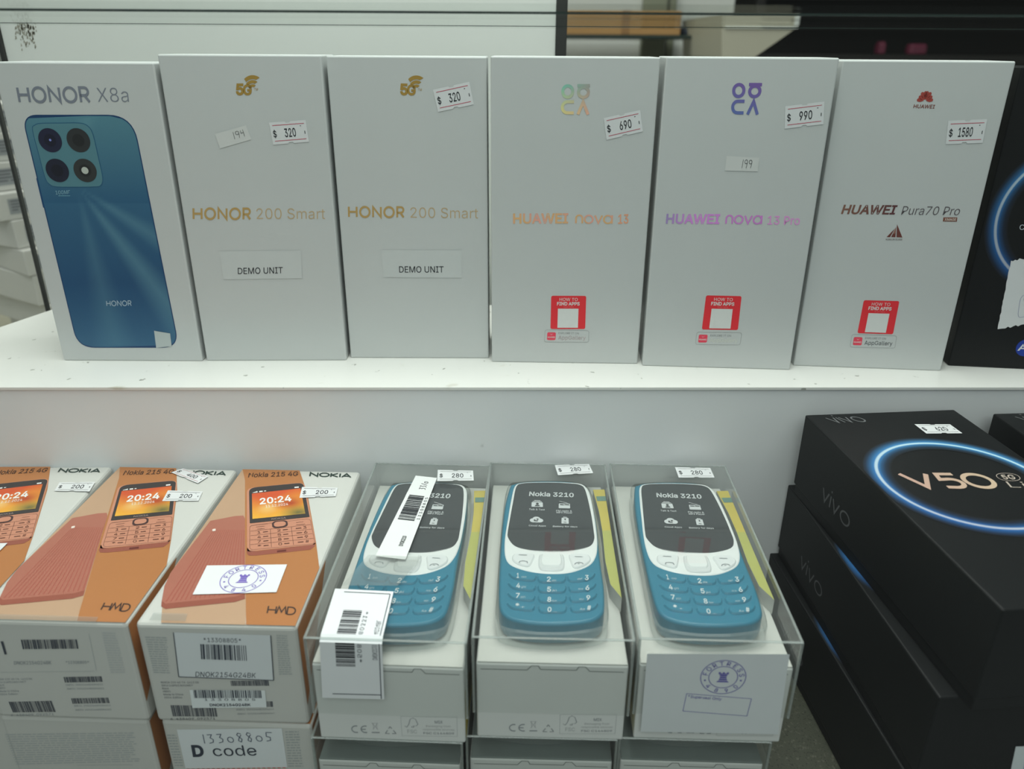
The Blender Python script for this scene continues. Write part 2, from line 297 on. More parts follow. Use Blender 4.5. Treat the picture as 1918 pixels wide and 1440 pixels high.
# --- lettering
# outlines of a plain sans: character, advance | contours, 102 units to the cap height
GLYPHS = """A96|3,0 40,102 55,102 93,0 79,0 57,60 53,74 46,96 49,96 43,74 38,60 17,0|22,28 22,40 74,40 74,28
B91|12,0 12,102 48,102 58,101 66,98 72,94 76,88 79,82 80,75 79,69 77,64 71,57 63,53 63,52 68,51 73,49 77,45 80,41 83,35 84,27 83,20 80,13 75,8 69,4 60,1 49,0|25,11 49,11 59,13 66,16 70,21 71,27 70,32 68,37 65,41 61,44 56,46 50,46 25,46|25,57 48,57 58,59 62,62 65,65 67,70 67,74 66,81 63,86 57,89 48,90 25,90
C102|53,-1 45,-1 37,1 30,5 24,10 18,16 14,23 11,31 9,41 8,51 9,61 11,70 14,79 18,86 24,92 30,97 37,100 45,102 53,103 68,101 75,98 80,94 85,89 90,84 93,77 95,70 82,70 78,79 71,86 63,90 53,91 45,90 37,86 30,81 25,73 22,63 21,51 22,39 25,29 30,21 37,15 45,12 53,11 63,12 71,16 78,23 82,32 95,32 93,25 90,18 86,12 80,8 75,4 68,1 61,-1
D100|44,0 19,0 19,11 43,11 54,13 64,16 71,22 76,30 79,40 80,51 79,62 76,72 71,80 64,86 55,89 44,90 19,90 19,102 45,102 55,101 63,99 71,96 80,88 87,78 90,70 92,61 92,51 92,41 90,32 87,24 82,17 77,11 70,6 62,3 54,1|25,102 25,0 12,0 12,102
E84|12,0 12,102 74,102 74,90 25,90 25,57 71,57 71,46 25,46 25,11 75,11 75,0
F82|12,0 12,102 74,102 74,90 25,90 25,56 69,56 69,44 25,44 25,0
G104|54,-1 45,-1 37,1 30,5 24,10 18,16 14,23 11,31 9,41 8,51 9,61 11,70 14,79 18,86 23,92 30,97 37,100 45,102 53,103 61,103 68,101 75,98 81,94 86,89 90,83 93,77 95,70 82,70 77,79 71,85 63,90 53,91 44,90 37,86 30,81 25,73 22,63 21,51 22,39 25,29 30,21 37,15 45,12 54,11 62,11 69,14 75,19 79,25 82,32 83,40 87,40 57,40 57,51 96,51 96,40 94,28 90,18 84,10 75,4 65,0
H103|12,0 12,102 25,102 25,58 78,58 78,102 91,102 91,0 78,0 78,46 25,46 25,0
I60|6,0 6,11 24,11 24,90 6,90 6,102 54,102 54,90 37,90 37,11 54,11 54,0
K93|21,29 21,43 28,52 35,61 42,69 73,102 90,102 46,55|12,0 12,102 25,102 25,67 25,45 25,39 25,0|74,0 38,52 46,62 90,0
L79|12,0 12,102 25,102 25,11 72,11 72,0
M126|12,0 12,102 30,102 55,37 57,32 60,25 62,17 64,10 61,10 64,17 66,24 68,32 70,37 95,102 114,102 114,0 101,0 101,58 101,65 101,74 101,83 101,91 103,91 100,82 96,73 93,64 91,58 68,0 57,0 34,58 32,64 29,72 26,82 22,91 24,91 24,83 24,74 24,66 24,58 24,0
N105|12,0 12,102 27,102 69,37 73,30 78,21 83,11 81,11 80,22 80,31 80,39 80,102 93,102 93,0 77,0 40,58 35,66 30,76 22,90 24,91 24,77 25,66 25,58 25,0
O107|53,-1 45,-1 37,1 30,5 24,10 18,16 14,23 11,31 9,41 8,51 9,61 11,70 14,79 18,86 24,92 30,97 37,100 45,102 53,103 62,102 70,100 77,97 83,92 88,86 93,79 96,70 98,61 99,51 98,41 96,31 93,23 88,16 83,10 77,5 70,1 62,-1|53,11 62,12 70,15 77,21 82,29 85,39 86,51 85,63 82,73 77,81 70,87 62,90 53,91 45,90 37,87 30,81 25,73 22,63 21,51 22,39 25,29 30,21 37,15 45,12
P89|12,0 12,102 47,102 58,101 66,97 73,92 78,86 81,78 82,70 81,61 78,53 73,47 66,41 58,38 47,37 22,37 22,48 47,48 54,49 59,51 64,54 67,59 68,64 69,70 68,75 67,80 64,85 59,88 54,90 46,90 25,90 25,0
R90|12,0 12,102 47,102 58,101 67,98 73,93 78,87 81,79 82,70 81,62 78,54 73,48 67,43 58,41 47,40 19,40 19,51 47,51 54,52 60,53 64,56 67,60 68,65 69,70 68,76 67,81 64,85 60,88 54,90 47,90 25,90 25,0|71,0 46,46 61,46 86,0
S89|45,-2 34,-1 26,2 18,6 13,12 9,19 8,27 21,27 22,22 25,18 28,14 33,12 45,10 51,10 57,12 62,15 66,18 68,23 69,28 68,32 66,36 59,41 49,44 37,48 26,52 17,58 12,65 10,74 12,83 15,90 20,95 28,100 36,102 45,103 55,102 63,100 70,95 75,90 79,83 80,76 67,76 65,82 60,87 53,91 45,92 39,91 33,90 29,87 26,84 24,80 23,75 24,70 26,67 34,62 42,59 53,56 62,53 72,48 79,40 81,34 82,28 81,20 77,13 72,7 65,2 56,-1
T90|6,90 6,102 83,102 83,90 51,90 51,0 39,0 39,90
U103|52,-2 41,0 31,3 23,9 17,16 13,25 12,35 12,102 25,102 25,36 26,29 28,23 32,17 37,14 44,11 52,10 60,11 66,14 71,17 75,23 78,29 79,36 79,102 91,102 91,35 90,25 87,16 81,9 73,3 63,0
V96|41,0 3,102 17,102 38,41 43,27 50,6 47,6 53,28 58,41 79,102 93,102 56,0
W137|31,0 3,102 16,102 33,39 35,29 37,19 39,8 38,8 40,19 42,29 45,39 61,102 76,102 92,39 95,29 97,19 99,8 98,8 100,19 102,29 105,39 121,102 134,102 106,0 91,0 74,65 70,78 67,95 70,95 67,79 64,65 46,0
X95|4,0 43,57 43,47 6,102 21,102 36,80 41,72 45,66 49,58 46,58 50,66 54,72 60,80 75,102 89,102 52,48 52,57 91,0 76,0 58,26 54,33 50,39 46,46 49,46 45,39 41,33 36,26 18,0
Y94|41,0 41,42 3,102 18,102 38,69 44,58 50,46 45,46 50,59 56,69 76,102 91,102 54,42 54,0
Z88|8,0 8,9 55,77 61,86 68,95 70,91 57,90 45,90 8,90 8,102 79,102 79,92 34,26 27,16 19,7 18,11 30,11 43,11 80,11 80,0
J79|37,-1 25,1 15,7 10,13 8,20 7,29 7,35 20,35 20,29 21,21 24,15 30,11 37,10 44,11 50,15 53,21 54,29 54,102 67,102 67,29 66,20 64,13 59,7 49,1
091|45,-1 35,0 26,5 19,12 14,23 11,31 10,40 10,51 10,61 11,71 14,79 19,89 26,97 35,102 45,103 56,102 65,97 72,89 77,79 79,71 81,61 81,51 81,40 79,31 77,23 72,12 65,5 56,0|45,10 52,11 58,15 63,21 66,29 68,39 69,51 68,63 66,73 63,81 58,87 52,91 45,92 38,91 33,87 28,81 25,73 23,63 22,51 23,39 25,29 28,21 33,15 38,11
191|15,0 15,11 78,11 78,0|55,102 55,0 42,0 42,90 17,72 17,85 40,102
291|13,0 13,9 47,46 56,56 62,65 64,74 63,79 62,84 59,87 55,90 45,92 39,91 34,89 31,87 28,83 26,78 25,72 13,72 14,81 17,88 22,95 29,99 36,102 45,103 54,102 61,99 67,95 72,89 75,82 76,74 74,64 67,52 53,36 31,12 31,11 78,11 78,0
391|44,-1 35,-1 27,2 20,6 14,11 10,18 9,26 22,26 23,21 25,17 29,14 33,12 44,10 55,12 59,15 63,19 65,23 66,29 65,34 63,39 60,43 55,47 48,49 40,50 31,50 31,60 58,90 14,90 14,102 74,102 74,92 42,56 42,58 53,58 62,55 69,51 74,44 77,37 79,29 77,21 74,13 69,7 62,2 53,0
491|8,21 8,32 49,102 62,102 22,33 83,33 83,21|56,0 56,24 56,29 56,64 69,64 69,0
591|44,-1 36,0 28,2 22,6 17,12 13,19 12,26 24,26 25,22 28,18 35,12 44,10 50,11 55,13 60,16 63,21 65,26 66,32 65,39 63,44 59,49 55,52 50,55 44,55 33,54 26,49 13,51 19,102 73,102 73,90 30,90 27,60 36,65 46,67 53,66 59,64 64,61 69,57 73,52 76,46 78,40 78,33 77,23 74,15 69,8 62,3 54,0
691|45,-1 36,0 28,3 22,8 17,15 14,23 13,32 14,40 16,48 27,68 50,102 64,102 30,52 29,52 33,58 39,61 47,63 56,62 63,59 69,54 74,48 77,40 78,31 77,22 74,15 69,8 62,3 54,0|45,10 51,10 56,13 60,16 63,20 65,26 65,31 65,37 63,43 60,47 56,50 51,52 45,53 40,52 35,50 31,47 28,43 26,38 25,32 26,26 28,20 31,16 35,13 40,10
791|19,0 65,90 12,90 12,102 78,102 78,90 33,0
891|45,-1 36,0 27,2 20,7 15,12 11,19 10,27 11,33 13,39 16,44 20,48 25,51 31,53 24,56 19,62 15,68 14,76 15,83 18,90 23,95 29,100 37,102 45,103 54,102 61,100 67,95 72,90 75,83 76,76 75,68 72,62 67,56 60,53 65,51 70,48 74,44 77,39 79,33 80,27 79,19 76,12 70,7 63,2 55,0|45,10 52,10 57,12 61,15 65,18 67,23 67,28 67,33 64,38 61,42 57,45 51,46 45,47 39,46 34,45 29,42 26,38 24,33 23,28 24,23 26,18 29,15 33,12 39,10|45,58 55,60 59,63 61,66 63,70 64,75 63,80 62,84 59,87 55,90 45,92 35,90 32,87 29,84 27,80 27,75 27,70 29,66 32,63 36,60
991|45,103 54,102 62,99 69,94 74,87 77,79 78,69 77,62 75,54 63,34 40,0 26,0 60,50 61,50 57,44 51,40 44,39 35,40 27,43 21,47 17,54 14,61 13,70 14,79 17,87 22,94 29,99 36,102|45,92 40,91 35,89 31,86 28,81 26,76 25,70 26,64 28,59 31,55 35,51 40,49 45,49 51,49 56,51 60,55 63,59 65,64 65,70 65,76 63,81 60,86 56,89 51,91
a78|32,-2 25,-1 19,1 14,4 10,9 7,15 6,22 7,28 9,32 12,36 16,39 25,42 36,44 47,45 53,47 55,49 55,51 53,59 48,64 39,66 30,64 24,60 20,55 8,58 11,64 16,69 21,73 27,75 39,77 48,76 57,72 61,69 64,64 67,58 67,50 67,0 55,0 55,10 54,10 50,5 43,0|34,9 40,10 46,12 50,15 53,19 54,23 55,28 55,38 52,36 46,35 40,34 35,34 27,32 21,28 19,25 18,21 20,14 26,10
b85|46,-2 40,-1 34,1 28,6 24,12 22,12 22,0 11,0 11,102 23,102 23,64 24,64 27,69 34,75 39,76 46,77 55,76 63,72 69,66 74,59 77,49 78,38 77,27 74,17 69,9 63,3 55,0|44,9 51,10 56,13 60,18 63,23 65,30 66,38 65,45 63,52 60,58 56,62 51,65 44,66 38,65 32,62 28,58 25,53 23,46 23,38 23,30 25,23 28,17 32,13 38,10
c79|41,-2 32,0 23,3 16,9 11,17 8,27 7,37 8,49 11,58 16,66 23,72 32,76 41,77 52,75 61,71 68,64 72,55 61,52 58,58 54,62 48,65 41,66 35,65 29,62 25,57 22,52 20,45 19,37 20,30 22,23 25,18 29,13 35,10 41,9 49,10 54,13 58,18 61,23 73,20 68,11 61,4 52,0
d85|39,-2 30,0 22,3 16,9 11,17 8,27 7,38 8,49 11,59 16,66 22,72 30,76 39,77 46,76 51,75 57,69 61,64 62,64 62,102 74,102 74,0 63,0 63,12 61,12 57,6 50,1 45,-1|41,9 47,10 53,13 57,17 60,23 62,30 62,38 62,46 60,53 57,58 53,62 47,65 41,66 34,65 29,62 25,58 22,52 20,45 19,38 20,30 22,23 25,18 29,13 34,10
e81|42,-2 32,0 23,3 16,9 11,17 8,26 7,37 8,48 11,58 16,66 23,72 31,76 41,77 53,75 59,72 64,68 68,63 71,56 74,48 74,39 74,34 15,34 15,44 68,44 62,40 61,47 60,54 57,59 53,63 47,65 41,66 35,65 29,63 25,59 22,54 20,48 19,42 19,36 20,28 22,21 26,16 30,12 36,10 42,9 51,11 57,15 61,21 73,18 71,13 67,8 62,4 57,1 50,-1
f51|46,76 46,65 1,65 1,76|16,0 16,86 17,92 19,97 23,101 27,104 37,106 44,105 49,104 45,94 43,94 39,95 34,94 31,92 29,89 28,84 28,0
g85|41,-30 34,-30 27,-28 16,-22 10,-14 20,-8 24,-13 31,-18 41,-19 50,-18 56,-15 61,-9 62,-1 62,14 61,14 57,8 50,3 45,2 39,1 30,2 23,5 16,11 11,18 8,27 7,38 8,49 11,59 16,66 22,72 30,76 39,77 46,76 51,75 58,69 62,64 63,64 63,76 74,76 74,-2 73,-11 70,-18 65,-23 58,-27 50,-29|41,12 47,13 53,15 57,19 60,24 62,31 62,39 62,46 60,53 57,58 53,62 47,65 41,66 34,65 29,62 25,58 22,52 20,46 19,39 20,31 22,25 25,19 29,15 34,13
h82|23,45 23,0 11,0 11,102 23,102 23,57 20,57 25,66 30,72 37,76 45,77 53,76 59,74 64,70 68,64 71,57 71,48 71,0 59,0 59,47 58,55 55,61 49,65 42,66 37,65 32,63 28,61 25,57 23,51
i33|11,0 11,76 23,76 23,0|17,89 13,89 11,91 9,94 8,97 9,100 11,102 13,104 17,105 20,104 23,102 25,100 25,97 25,94 23,91 20,89
j33|11,76 23,76 23,-6 22,-13 20,-18 17,-23 13,-26 7,-28 1,-29 -2,-29 -2,-17 0,-17 5,-17 8,-14 10,-11 11,-6|17,89 13,89 11,91 9,94 8,97 9,100 11,102 13,104 17,105 20,104 23,102 25,100 25,97 25,94 23,91 20,89
k76|22,27 22,42 24,42 57,76 72,76 37,40 35,40|11,0 11,102 23,102 23,0|59,0 30,37 38,46 74,0
l38|28,0 20,1 15,4 12,9 11,17 11,102 23,102 23,20 24,12 26,11 29,10 32,11 34,11 36,1 32,0
m122|11,0 11,76 22,76 22,59 24,65 26,69 34,75 44,77 51,76 57,72 62,66 64,59 62,59 64,64 67,69 76,75 87,77 94,77 99,74 104,71 108,66 111,59 111,51 111,0 99,0 99,51 98,58 95,63 89,65 84,66 79,66 75,64 69,58 67,49 67,0 55,0 55,52 54,58 51,62 46,65 40,66 32,64 28,61 25,58 23,53 23,48 23,0
n82|23,45 23,0 11,0 11,76 22,76 22,57 20,57 25,66 30,72 37,76 45,77 53,76 59,74 64,70 68,64 71,57 71,48 71,0 59,0 59,47 58,55 55,61 49,65 42,66 37,65 32,63 28,61 25,57 23,51
o83|41,-2 32,0 23,3 16,9 11,17 8,27 7,37 8,49 11,58 16,66 23,72 32,76 41,77 51,76 60,72 67,66 72,58 75,49 76,37 75,27 72,17 67,9 60,3 51,0|41,9 48,10 54,13 58,18 61,23 63,30 64,37 63,45 61,52 58,57 54,62 48,65 41,66 35,65 29,62 25,57 22,52 20,45 19,37 20,30 22,23 25,18 29,13 35,10
p85|11,-29 11,76 22,76 22,64 24,64 27,69 34,75 39,76 46,77 55,76 63,72 69,66 74,59 77,49 78,38 77,27 74,17 69,9 63,3 55,0 46,-2 40,-1 35,1 28,6 24,12 23,12 23,-29|44,9 51,10 56,13 60,18 63,23 65,30 66,38 65,45 63,52 60,58 56,62 51,65 44,66 38,65 32,62 28,58 25,53 23,46 23,38 23,30 25,23 28,17 32,13 38,10
q85|74,-29 62,-29 62,12 61,12 57,6 50,1 45,-1 39,-2 30,0 22,3 16,9 11,17 8,27 7,38 8,49 11,59 16,66 22,72 30,76 39,77 46,76 51,75 57,69 61,64 63,64 63,76 74,76|41,9 47,10 53,13 57,17 60,23 62,30 62,38 62,46 60,53 57,58 53,62 47,65 41,66 34,65 29,62 25,58 22,52 20,45 19,38 20,30 22,23 25,18 29,13 34,10
r52|11,0 11,76 22,76 22,64 23,64 26,69 30,73 36,76 43,77 46,77 49,77 49,64 46,65 41,65 36,65 32,63 28,60 25,57 23,52 23,47 23,0
s73|36,-2 29,-1 22,1 17,4 12,8 9,13 7,19 19,21 21,16 25,12 30,10 36,9 43,10 49,12 52,16 54,21 53,24 51,27 47,29 42,31 30,34 21,37 14,42 11,47 9,55 10,61 13,66 17,71 23,74 30,76 37,77 45,76 51,74 56,72 60,68 65,58 54,55 52,60 49,63 44,66 37,67 31,66 26,63 23,60 22,55 22,52 25,49 34,45 46,42 55,39 61,34 65,28 66,21 65,15 62,9 58,5 52,1 45,-1
t45|41,76 41,65 1,65 1,76|13,94 25,94 25,20 26,15 27,12 30,11 34,10 37,10 40,11 43,0 38,-1 34,-1 25,0 18,4 14,10 13,19
u82|36,-1 29,0 23,2 18,6 14,12 11,19 11,28 11,76 23,76 23,29 24,21 27,15 33,11 40,10 45,11 50,12 54,15 57,19 59,24 59,31 59,76 71,76 71,0 60,0 60,18 61,18 57,9 51,3 44,0
v78|33,0 3,76 17,76 33,31 37,17 41,4 37,4 41,17 45,31 61,76 74,76 45,0
w113|28,0 5,76 17,76 27,43 31,27 35,8 33,8 37,27 41,43 50,76 63,76 72,43 76,27 80,8 78,8 83,27 87,43 96,76 109,76 86,0 74,0 64,34 61,45 58,56 55,68 58,68 55,56 53,45 50,34 40,0
x76|4,0 34,44 34,34 6,76 20,76 29,61 36,51 41,41 35,41 40,51 47,61 56,76 70,76 42,34 42,43 72,0 57,0 46,17 40,27 35,36 41,36 36,27 30,17 18,0
y78|9,-28 12,-17 14,-17 21,-18 26,-15 30,-7 33,0 3,76 17,76 33,31 37,17 41,4 37,4 40,17 45,31 61,76 74,76 41,-12 35,-21 28,-27 18,-29 13,-29
z76|8,0 8,9 51,64 51,65 10,65 10,76 67,76 67,66 25,12 25,11 68,11 68,0
$89|40,-15 40,117 49,117 49,-15|45,-2 34,-1 26,2 18,6 13,12 9,19 8,27 21,27 22,22 25,18 28,14 33,12 45,10 51,10 57,12 62,15 66,18 68,23 69,28 68,32 66,36 59,41 49,44 37,48 26,52 17,58 12,65 10,74 12,83 15,90 20,95 28,100 36,102 45,103 55,102 63,100 70,95 75,90 79,83 80,76 67,76 65,82 60,87 53,91 45,92 39,91 33,90 29,87 26,84 24,80 23,75 24,70 26,67 34,62 42,59 53,56 62,53 72,48 79,40 81,34 82,28 81,20 77,13 72,7 65,2 56,-1
*91|40,45 41,66 23,54 18,63 37,73 18,83 23,92 41,80 40,102 50,102 49,80 67,92 72,83 53,73 72,63 67,54 49,66 50,45
#88|48,0 65,102 75,102 59,0|2,28 4,38 80,38 78,28|13,0 29,102 40,102 23,0|8,63 10,74 86,74 84,63
+91|40,7 40,73 51,73 51,7|12,34 12,45 78,45 78,34
_64|64,0 64,-11 0,-11 0,0
&90|39,-1 30,0 22,2 16,7 11,12 8,19 7,27 7,33 9,38 17,47 28,56 43,67 47,70 51,75 52,81 52,85 49,89 45,91 40,92 34,91 29,86 27,80 29,73 34,65 41,57 88,0 73,0 34,46 24,59 17,69 16,74 15,80 16,86 18,92 22,96 27,100 33,102 40,103 47,102 53,100 58,96 62,92 64,87 65,81 63,72 58,65 51,59 31,43 22,35 20,31 19,26 20,22 22,17 25,14 29,11 33,10 39,9 45,10 50,12 60,19 64,24 67,30 69,37 70,45 82,45 81,36 79,29 74,18 69,12 67,9 61,5 54,1 47,-1
:38|19,-1 16,0 13,2 11,5 10,8 11,12 13,15 16,17 19,17 23,17 26,15 28,12 28,8 28,5 26,2 23,0|19,54 16,55 13,57 11,60 10,63 11,67 13,70 16,72 19,72 23,72 26,70 28,67 28,63 28,60 26,57 23,55
.38|19,-1 16,0 13,2 11,5 10,8 11,12 13,15 16,17 19,17 23,17 26,15 28,12 28,8 28,5 26,2 23,0
-91|67,49 67,38 23,38 23,49"""
FONT = {}
for ln in GLYPHS.splitlines():
    hd, *cs = ln[1:].split('|')
    FONT[ln[0]] = (int(hd), [[tuple(map(int, p.split(','))) for p in c.split()] for c in cs])
_tc = {}
def glyph(ch, weight):
    k = (ch, weight)
    if k in _tc: return _tc[k]
    adv, cs = FONT[ch]; vs = []; fs = []
    shp = [inset(c, weight * 150) if weight else c for c in cs]
    sg = [area2(c) < 0 for c in cs]            # clockwise contours are solid, the others are holes
    for o_, so_, c0 in zip(shp, sg, cs):
        if not so_: continue
        loops = [o_] + [h_ for h_, sh_, hc in zip(shp, sg, cs) if not sh_ and inside(*hc[0], c0)]
        flat = [p for l in loops for p in l]; i0 = len(vs); vs += flat
        for t_ in tessellate_polygon([[Vector((p[0], p[1], 0)) for p in l] for l in loops]):
            fs.append(tuple(i0 + i for i in t_))
    _tc[k] = (adv, vs, fs); return _tc[k]
def text2d(s, weight=0.0, shear=0.0, space=1.0):
    vs = []; fs = []; x = 0
    for ch in s:
        if ch == ' ': x += 38; continue
        adv, gv, gf = glyph(ch, weight); k = len(vs)
        vs += [(x + p[0] + shear * p[1], p[1]) for p in gv]; fs += [tuple(k + i for i in f) for f in gf]
        x += adv * space
    return vs, fs
CAPH = 102.0
def norm(vf, cap=CAPH):
    vs, fs = vf
    x0 = min(v[0] for v in vs); x1 = max(v[0] for v in vs)
    return [((x - x0) / (x1 - x0), y / cap) for x, y in vs], fs
def layers(vs, fs):
    """a small step for each separate stroke, so that crossing strokes never share a plane"""
    par = list(range(len(vs)))
    def root(i):
        while par[i] != i: par[i] = par[par[i]]; i = par[i]
        return i
    for f in fs:
        for i in f[1:]: par[root(i)] = root(f[0])
    ids = {}
    return [ids.setdefault(root(f[0]), len(ids)) % 4 for f in fs]
def put(mb, q, vf, col, n=N1, rot=0):
    vs, fs = vf
    lev = layers(vs, fs)
    for f, l_ in zip(fs, lev):
        pts = [vs[i] for i in f]
        mb.poly([q.p(x, y, n + l_ * 9e-6) for x, y in pts], [col(x, y) for x, y in pts] if callable(col) else col)
def text(mb, q, s, col, weight=0.0, n=N1, shear=0.0, space=1.0): put(mb, q, norm(text2d(s, weight, shear, space)), col, n)

def stroke(pts, th, closed=False):
    """a polyline thickened to a strip of quads, mitred at its corners"""
    P = [Vector(p) for p in pts]; P = [p for i, p in enumerate(P) if not i or (p - P[i - 1]).length > 1e-6 * 1 + 1e-9]; n = len(P); L = []; Rr = []
    for i in range(n):
        a = P[i - 1] if (i or closed) else None; b = P[(i + 1) % n] if (i < n - 1 or closed) else None
        d1 = (P[i] - a).normalized() if a is not None else None
        d2 = (b - P[i]).normalized() if b is not None else None
        if d1 is None: d1 = d2
        if d2 is None: d2 = d1
        n1 = Vector((-d1.y, d1.x)); n2 = Vector((-d2.y, d2.x)); mm = n1 + n2
        if mm.length < 1e-4: mm = n1
        mm.normalize(); k = th / 2 / max(.4, mm.dot(n1))
        L.append(P[i] + mm * k); Rr.append(P[i] - mm * k)
    vs = [tuple(p) for pr in zip(L, Rr) for p in pr]; fs = []
    for i in range(n if closed else n - 1):
        j = (i + 1) % n; fs.append((2 * i, 2 * i + 1, 2 * j + 1, 2 * j))
    return vs, fs
def arc(cx, cy, rx, ry, a0, a1, n=14):
    return [(cx + rx * math.cos(R(a0 + (a1 - a0) * i / n)), cy + ry * math.sin(R(a0 + (a1 - a0) * i / n))) for i in range(n + 1)]
def ring(cx, cy, rx, ry, n=28): return arc(cx, cy, rx, ry, 0, 360, n)[:-1]
GL = {  # strokes of a geometric capital: (width, [(points, closed)])
 'H': (.82, [([(0, 0), (0, 1)], 0), ([(.82, 0), (.82, 1)], 0), ([(0, .5), (.82, .5)], 0)]),
 'O': (1.0, [(ring(.5, .5, .5, .5), 1)]),
 'N': (.82, [([(0, 0), (0, 1), (.82, 0), (.82, 1)], 0)]),
 'R': (.68, [([(0, 0), (0, 1), (.38, 1)] + arc(.38, .73, .27, .27, 90, -90, 8)[1:] + [(0, .46)], 0), ([(.33, .46), (.68, 0)], 0)]),
 'K': (.75, [([(0, 0), (0, 1)], 0), ([(.72, 1), (.05, .5), (.75, 0)], 0)]),
 'I': (0, [([(0, 0), (0, 1)], 0)]),
 'A': (.95, [([(0, 0), (.475, 1), (.95, 0)], 0), ([(.2, .3), (.75, .3)], 0)]),
 'M': (1.0, [([(0, 0), (.18, 1), (.5, .25), (.82, 1), (1, 0)], 0)]),
 'D': (.8, [([(0, 0), (0, 1), (.35, 1)] + arc(.35, .5, .45, .5, 90, -90, 10)[1:] + [(0, 0)], 0)]),
 'v': (.7, [([(0, 1), (.35, 0), (.7, 1)], 0)]),
 'i': (0, [([(0, 0), (0, 1)], 0), ([(0, 1.3), (0, 1.48)], 0)]),
 'o': (.95, [(ring(.475, .5, .475, .5), 1)]),
 'V': (1.1, [([(0, 1), (.55, 0), (1.0, 1)], 0)]),
 '5': (.75, [([(.72, 1), (.1, 1), (.04, .58), (.4, .62)] + arc(.4, .31, .34, .31, 88, -90, 10) + [(0, .02)], 0)]),
 '0': (1.0, [(ring(.5, .5, .5, .5), 1)]),
 'U': (.75, [([(0, 1), (0, .35)] + arc(.375, .35, .375, .35, 180, 360, 10) + [(.75, 1)], 0)]),
 '1': (.1, [([(.1, 1), (0, 0)], 0)]),
 '9': (.5, [(arc(.27, .75, .25, .23, 0, 360, 12), 0), ([(.52, .8), (.45, .35), (.35, 0)], 0)]),
 '4': (.5, [([(.1, .95), (.05, .55), (.4, .6)], 0), ([(.42, 1), (.38, 0)], 0)]),
 '3': (.5, [([(0, .95), (.4, .95), (.2, .6), (.42, .4), (.35, .1), (0, 0)], 0)]),
 '8': (.5, [([(.45, .9), (.2, 1), (.08, .8), (.42, .3), (.3, 0), (.08, .15), (.2, .45), (.45, .8)], 0)]),
 'z': (.5, [(ring(.25, .3, .25, .3, 10), 1)]),
 's': (.5, [([(.15, .95), (.1, .5), (.4, .4), (.35, .05), (0, 0)], 0), ([(.15, .95), (.65, .9)], 0)]),
 '/': (.4, [([(.4, 1), (0, 0)], 0)]),
}
def logo(s, th, gap=.3, xs=1.0, shear=0.0):
    vs = []; fs = []; x = 0
    for ch in s:
        if ch == ' ': x += .6; continue
        w, st = GL[ch]
        for pts, cl in st:
            a, b = stroke([((px_ * xs) + x, py) for px_, py in pts], th, bool(cl))
            k = len(vs); vs += [(p[0] + shear * p[1], p[1]) for p in a]; fs += [tuple(k + i for i in f) for f in b]
        x += w * xs + gap
    return norm((vs, fs), 1.0)

rnd = random.Random(5)
def barcode(mb, q, n=34, col=BLK, nn=N2, along='x', seed=1):
    r = random.Random(seed); x = 0; bars = []
    while len(bars) < n:
        w = r.choice((1, 1, 2, 3)); bars.append((x, x + w)); x += w + r.choice((1, 1, 2))
    for a, b in bars:
        if along == 'x': q_rect(mb, q, a / x, b / x, 0, 1, col, nn)
        else: q_rect(mb, q, 0, 1, a / x, b / x, col, nn)
def smalltext(mb, q, rows, col, nn=N1, seed=2, fill=.42, ragged=.1, word=.07):
    r = random.Random(seed)
    for k in range(rows):
        y1 = 1 - k / rows; y0 = y1 - fill / rows; x = 0; end = 1 - r.random() * ragged
        while x < end:
            w = min(word * (.4 + r.random() * 1.3), end - x)
            q_rect(mb, q, x, x + w, y0, y1, col, nn); x += w + word * .22
def rr_pts(rx, ry, n=5, x0=0, x1=1, y0=0, y1=1):
    o = []
    for cx, cy, a in ((x1 - rx, y1 - ry, 0), (x0 + rx, y1 - ry, 90), (x0 + rx, y0 + ry, 180), (x1 - rx, y0 + ry, 270)):
        o += arc(cx, cy, rx, ry, a, a + 90, n)
    return o
def outline(mb, q, pts, w, col, n=N1, wy=None):
    """a thin closed line along pts, drawn in the quad's metric space"""
    P = [q.ab(*p) for p in pts]
    vs, fs = stroke(P, w, True)
    for f in fs: mb.poly([q.f.p(*vs[i], n) for i in f], col)
def line(mb, q, a, b, w, col, n=N1):
    vs, fs = stroke([q.ab(*a), q.ab(*b)], w)
    for f in fs: mb.poly([q.f.p(*vs[i], n) for i in f], col)

PAPER = (.78, .79, .80)
def price_sticker(face, tl, tr, br, bl, price, parent, lines=(.55, .04, .09), s0=.36, s1=.66, up=0):
    q = face.quad(tl, tr, br, bl); mb = MB()
    n0 = N1 + up
    pts = [(0, 0), (.42, 0), (.45, .06), (.55, .06), (.58, 0), (1, 0), (1, 1), (.58, 1), (.55, .94), (.45, .94), (.42, 1), (0, 1)]
    q_poly(mb, q, pts, PAPER, n0 + .00012)
    q_rect(mb, q, .07, .94, .845, .87, lines, n0 + .0002)
    q_rect(mb, q, .07, .94, .14, .165, lines, n0 + .0002)
    text(mb, q.sub(.055, .15, .33, .62), '$', BLK, .015, n0 + .0002)
    text(mb, q.sub(s0, s1, .30, .68), price, BLK, .012, n0 + .0002)
    q_rect(mb, q, .92, .94, .38, .52, BLK, n0 + .0002)
    q_rect(mb, q, .82, .85, .74, .77, BLK, n0 + .0002)
    return mb.build('price_sticker', M['print'], parent)

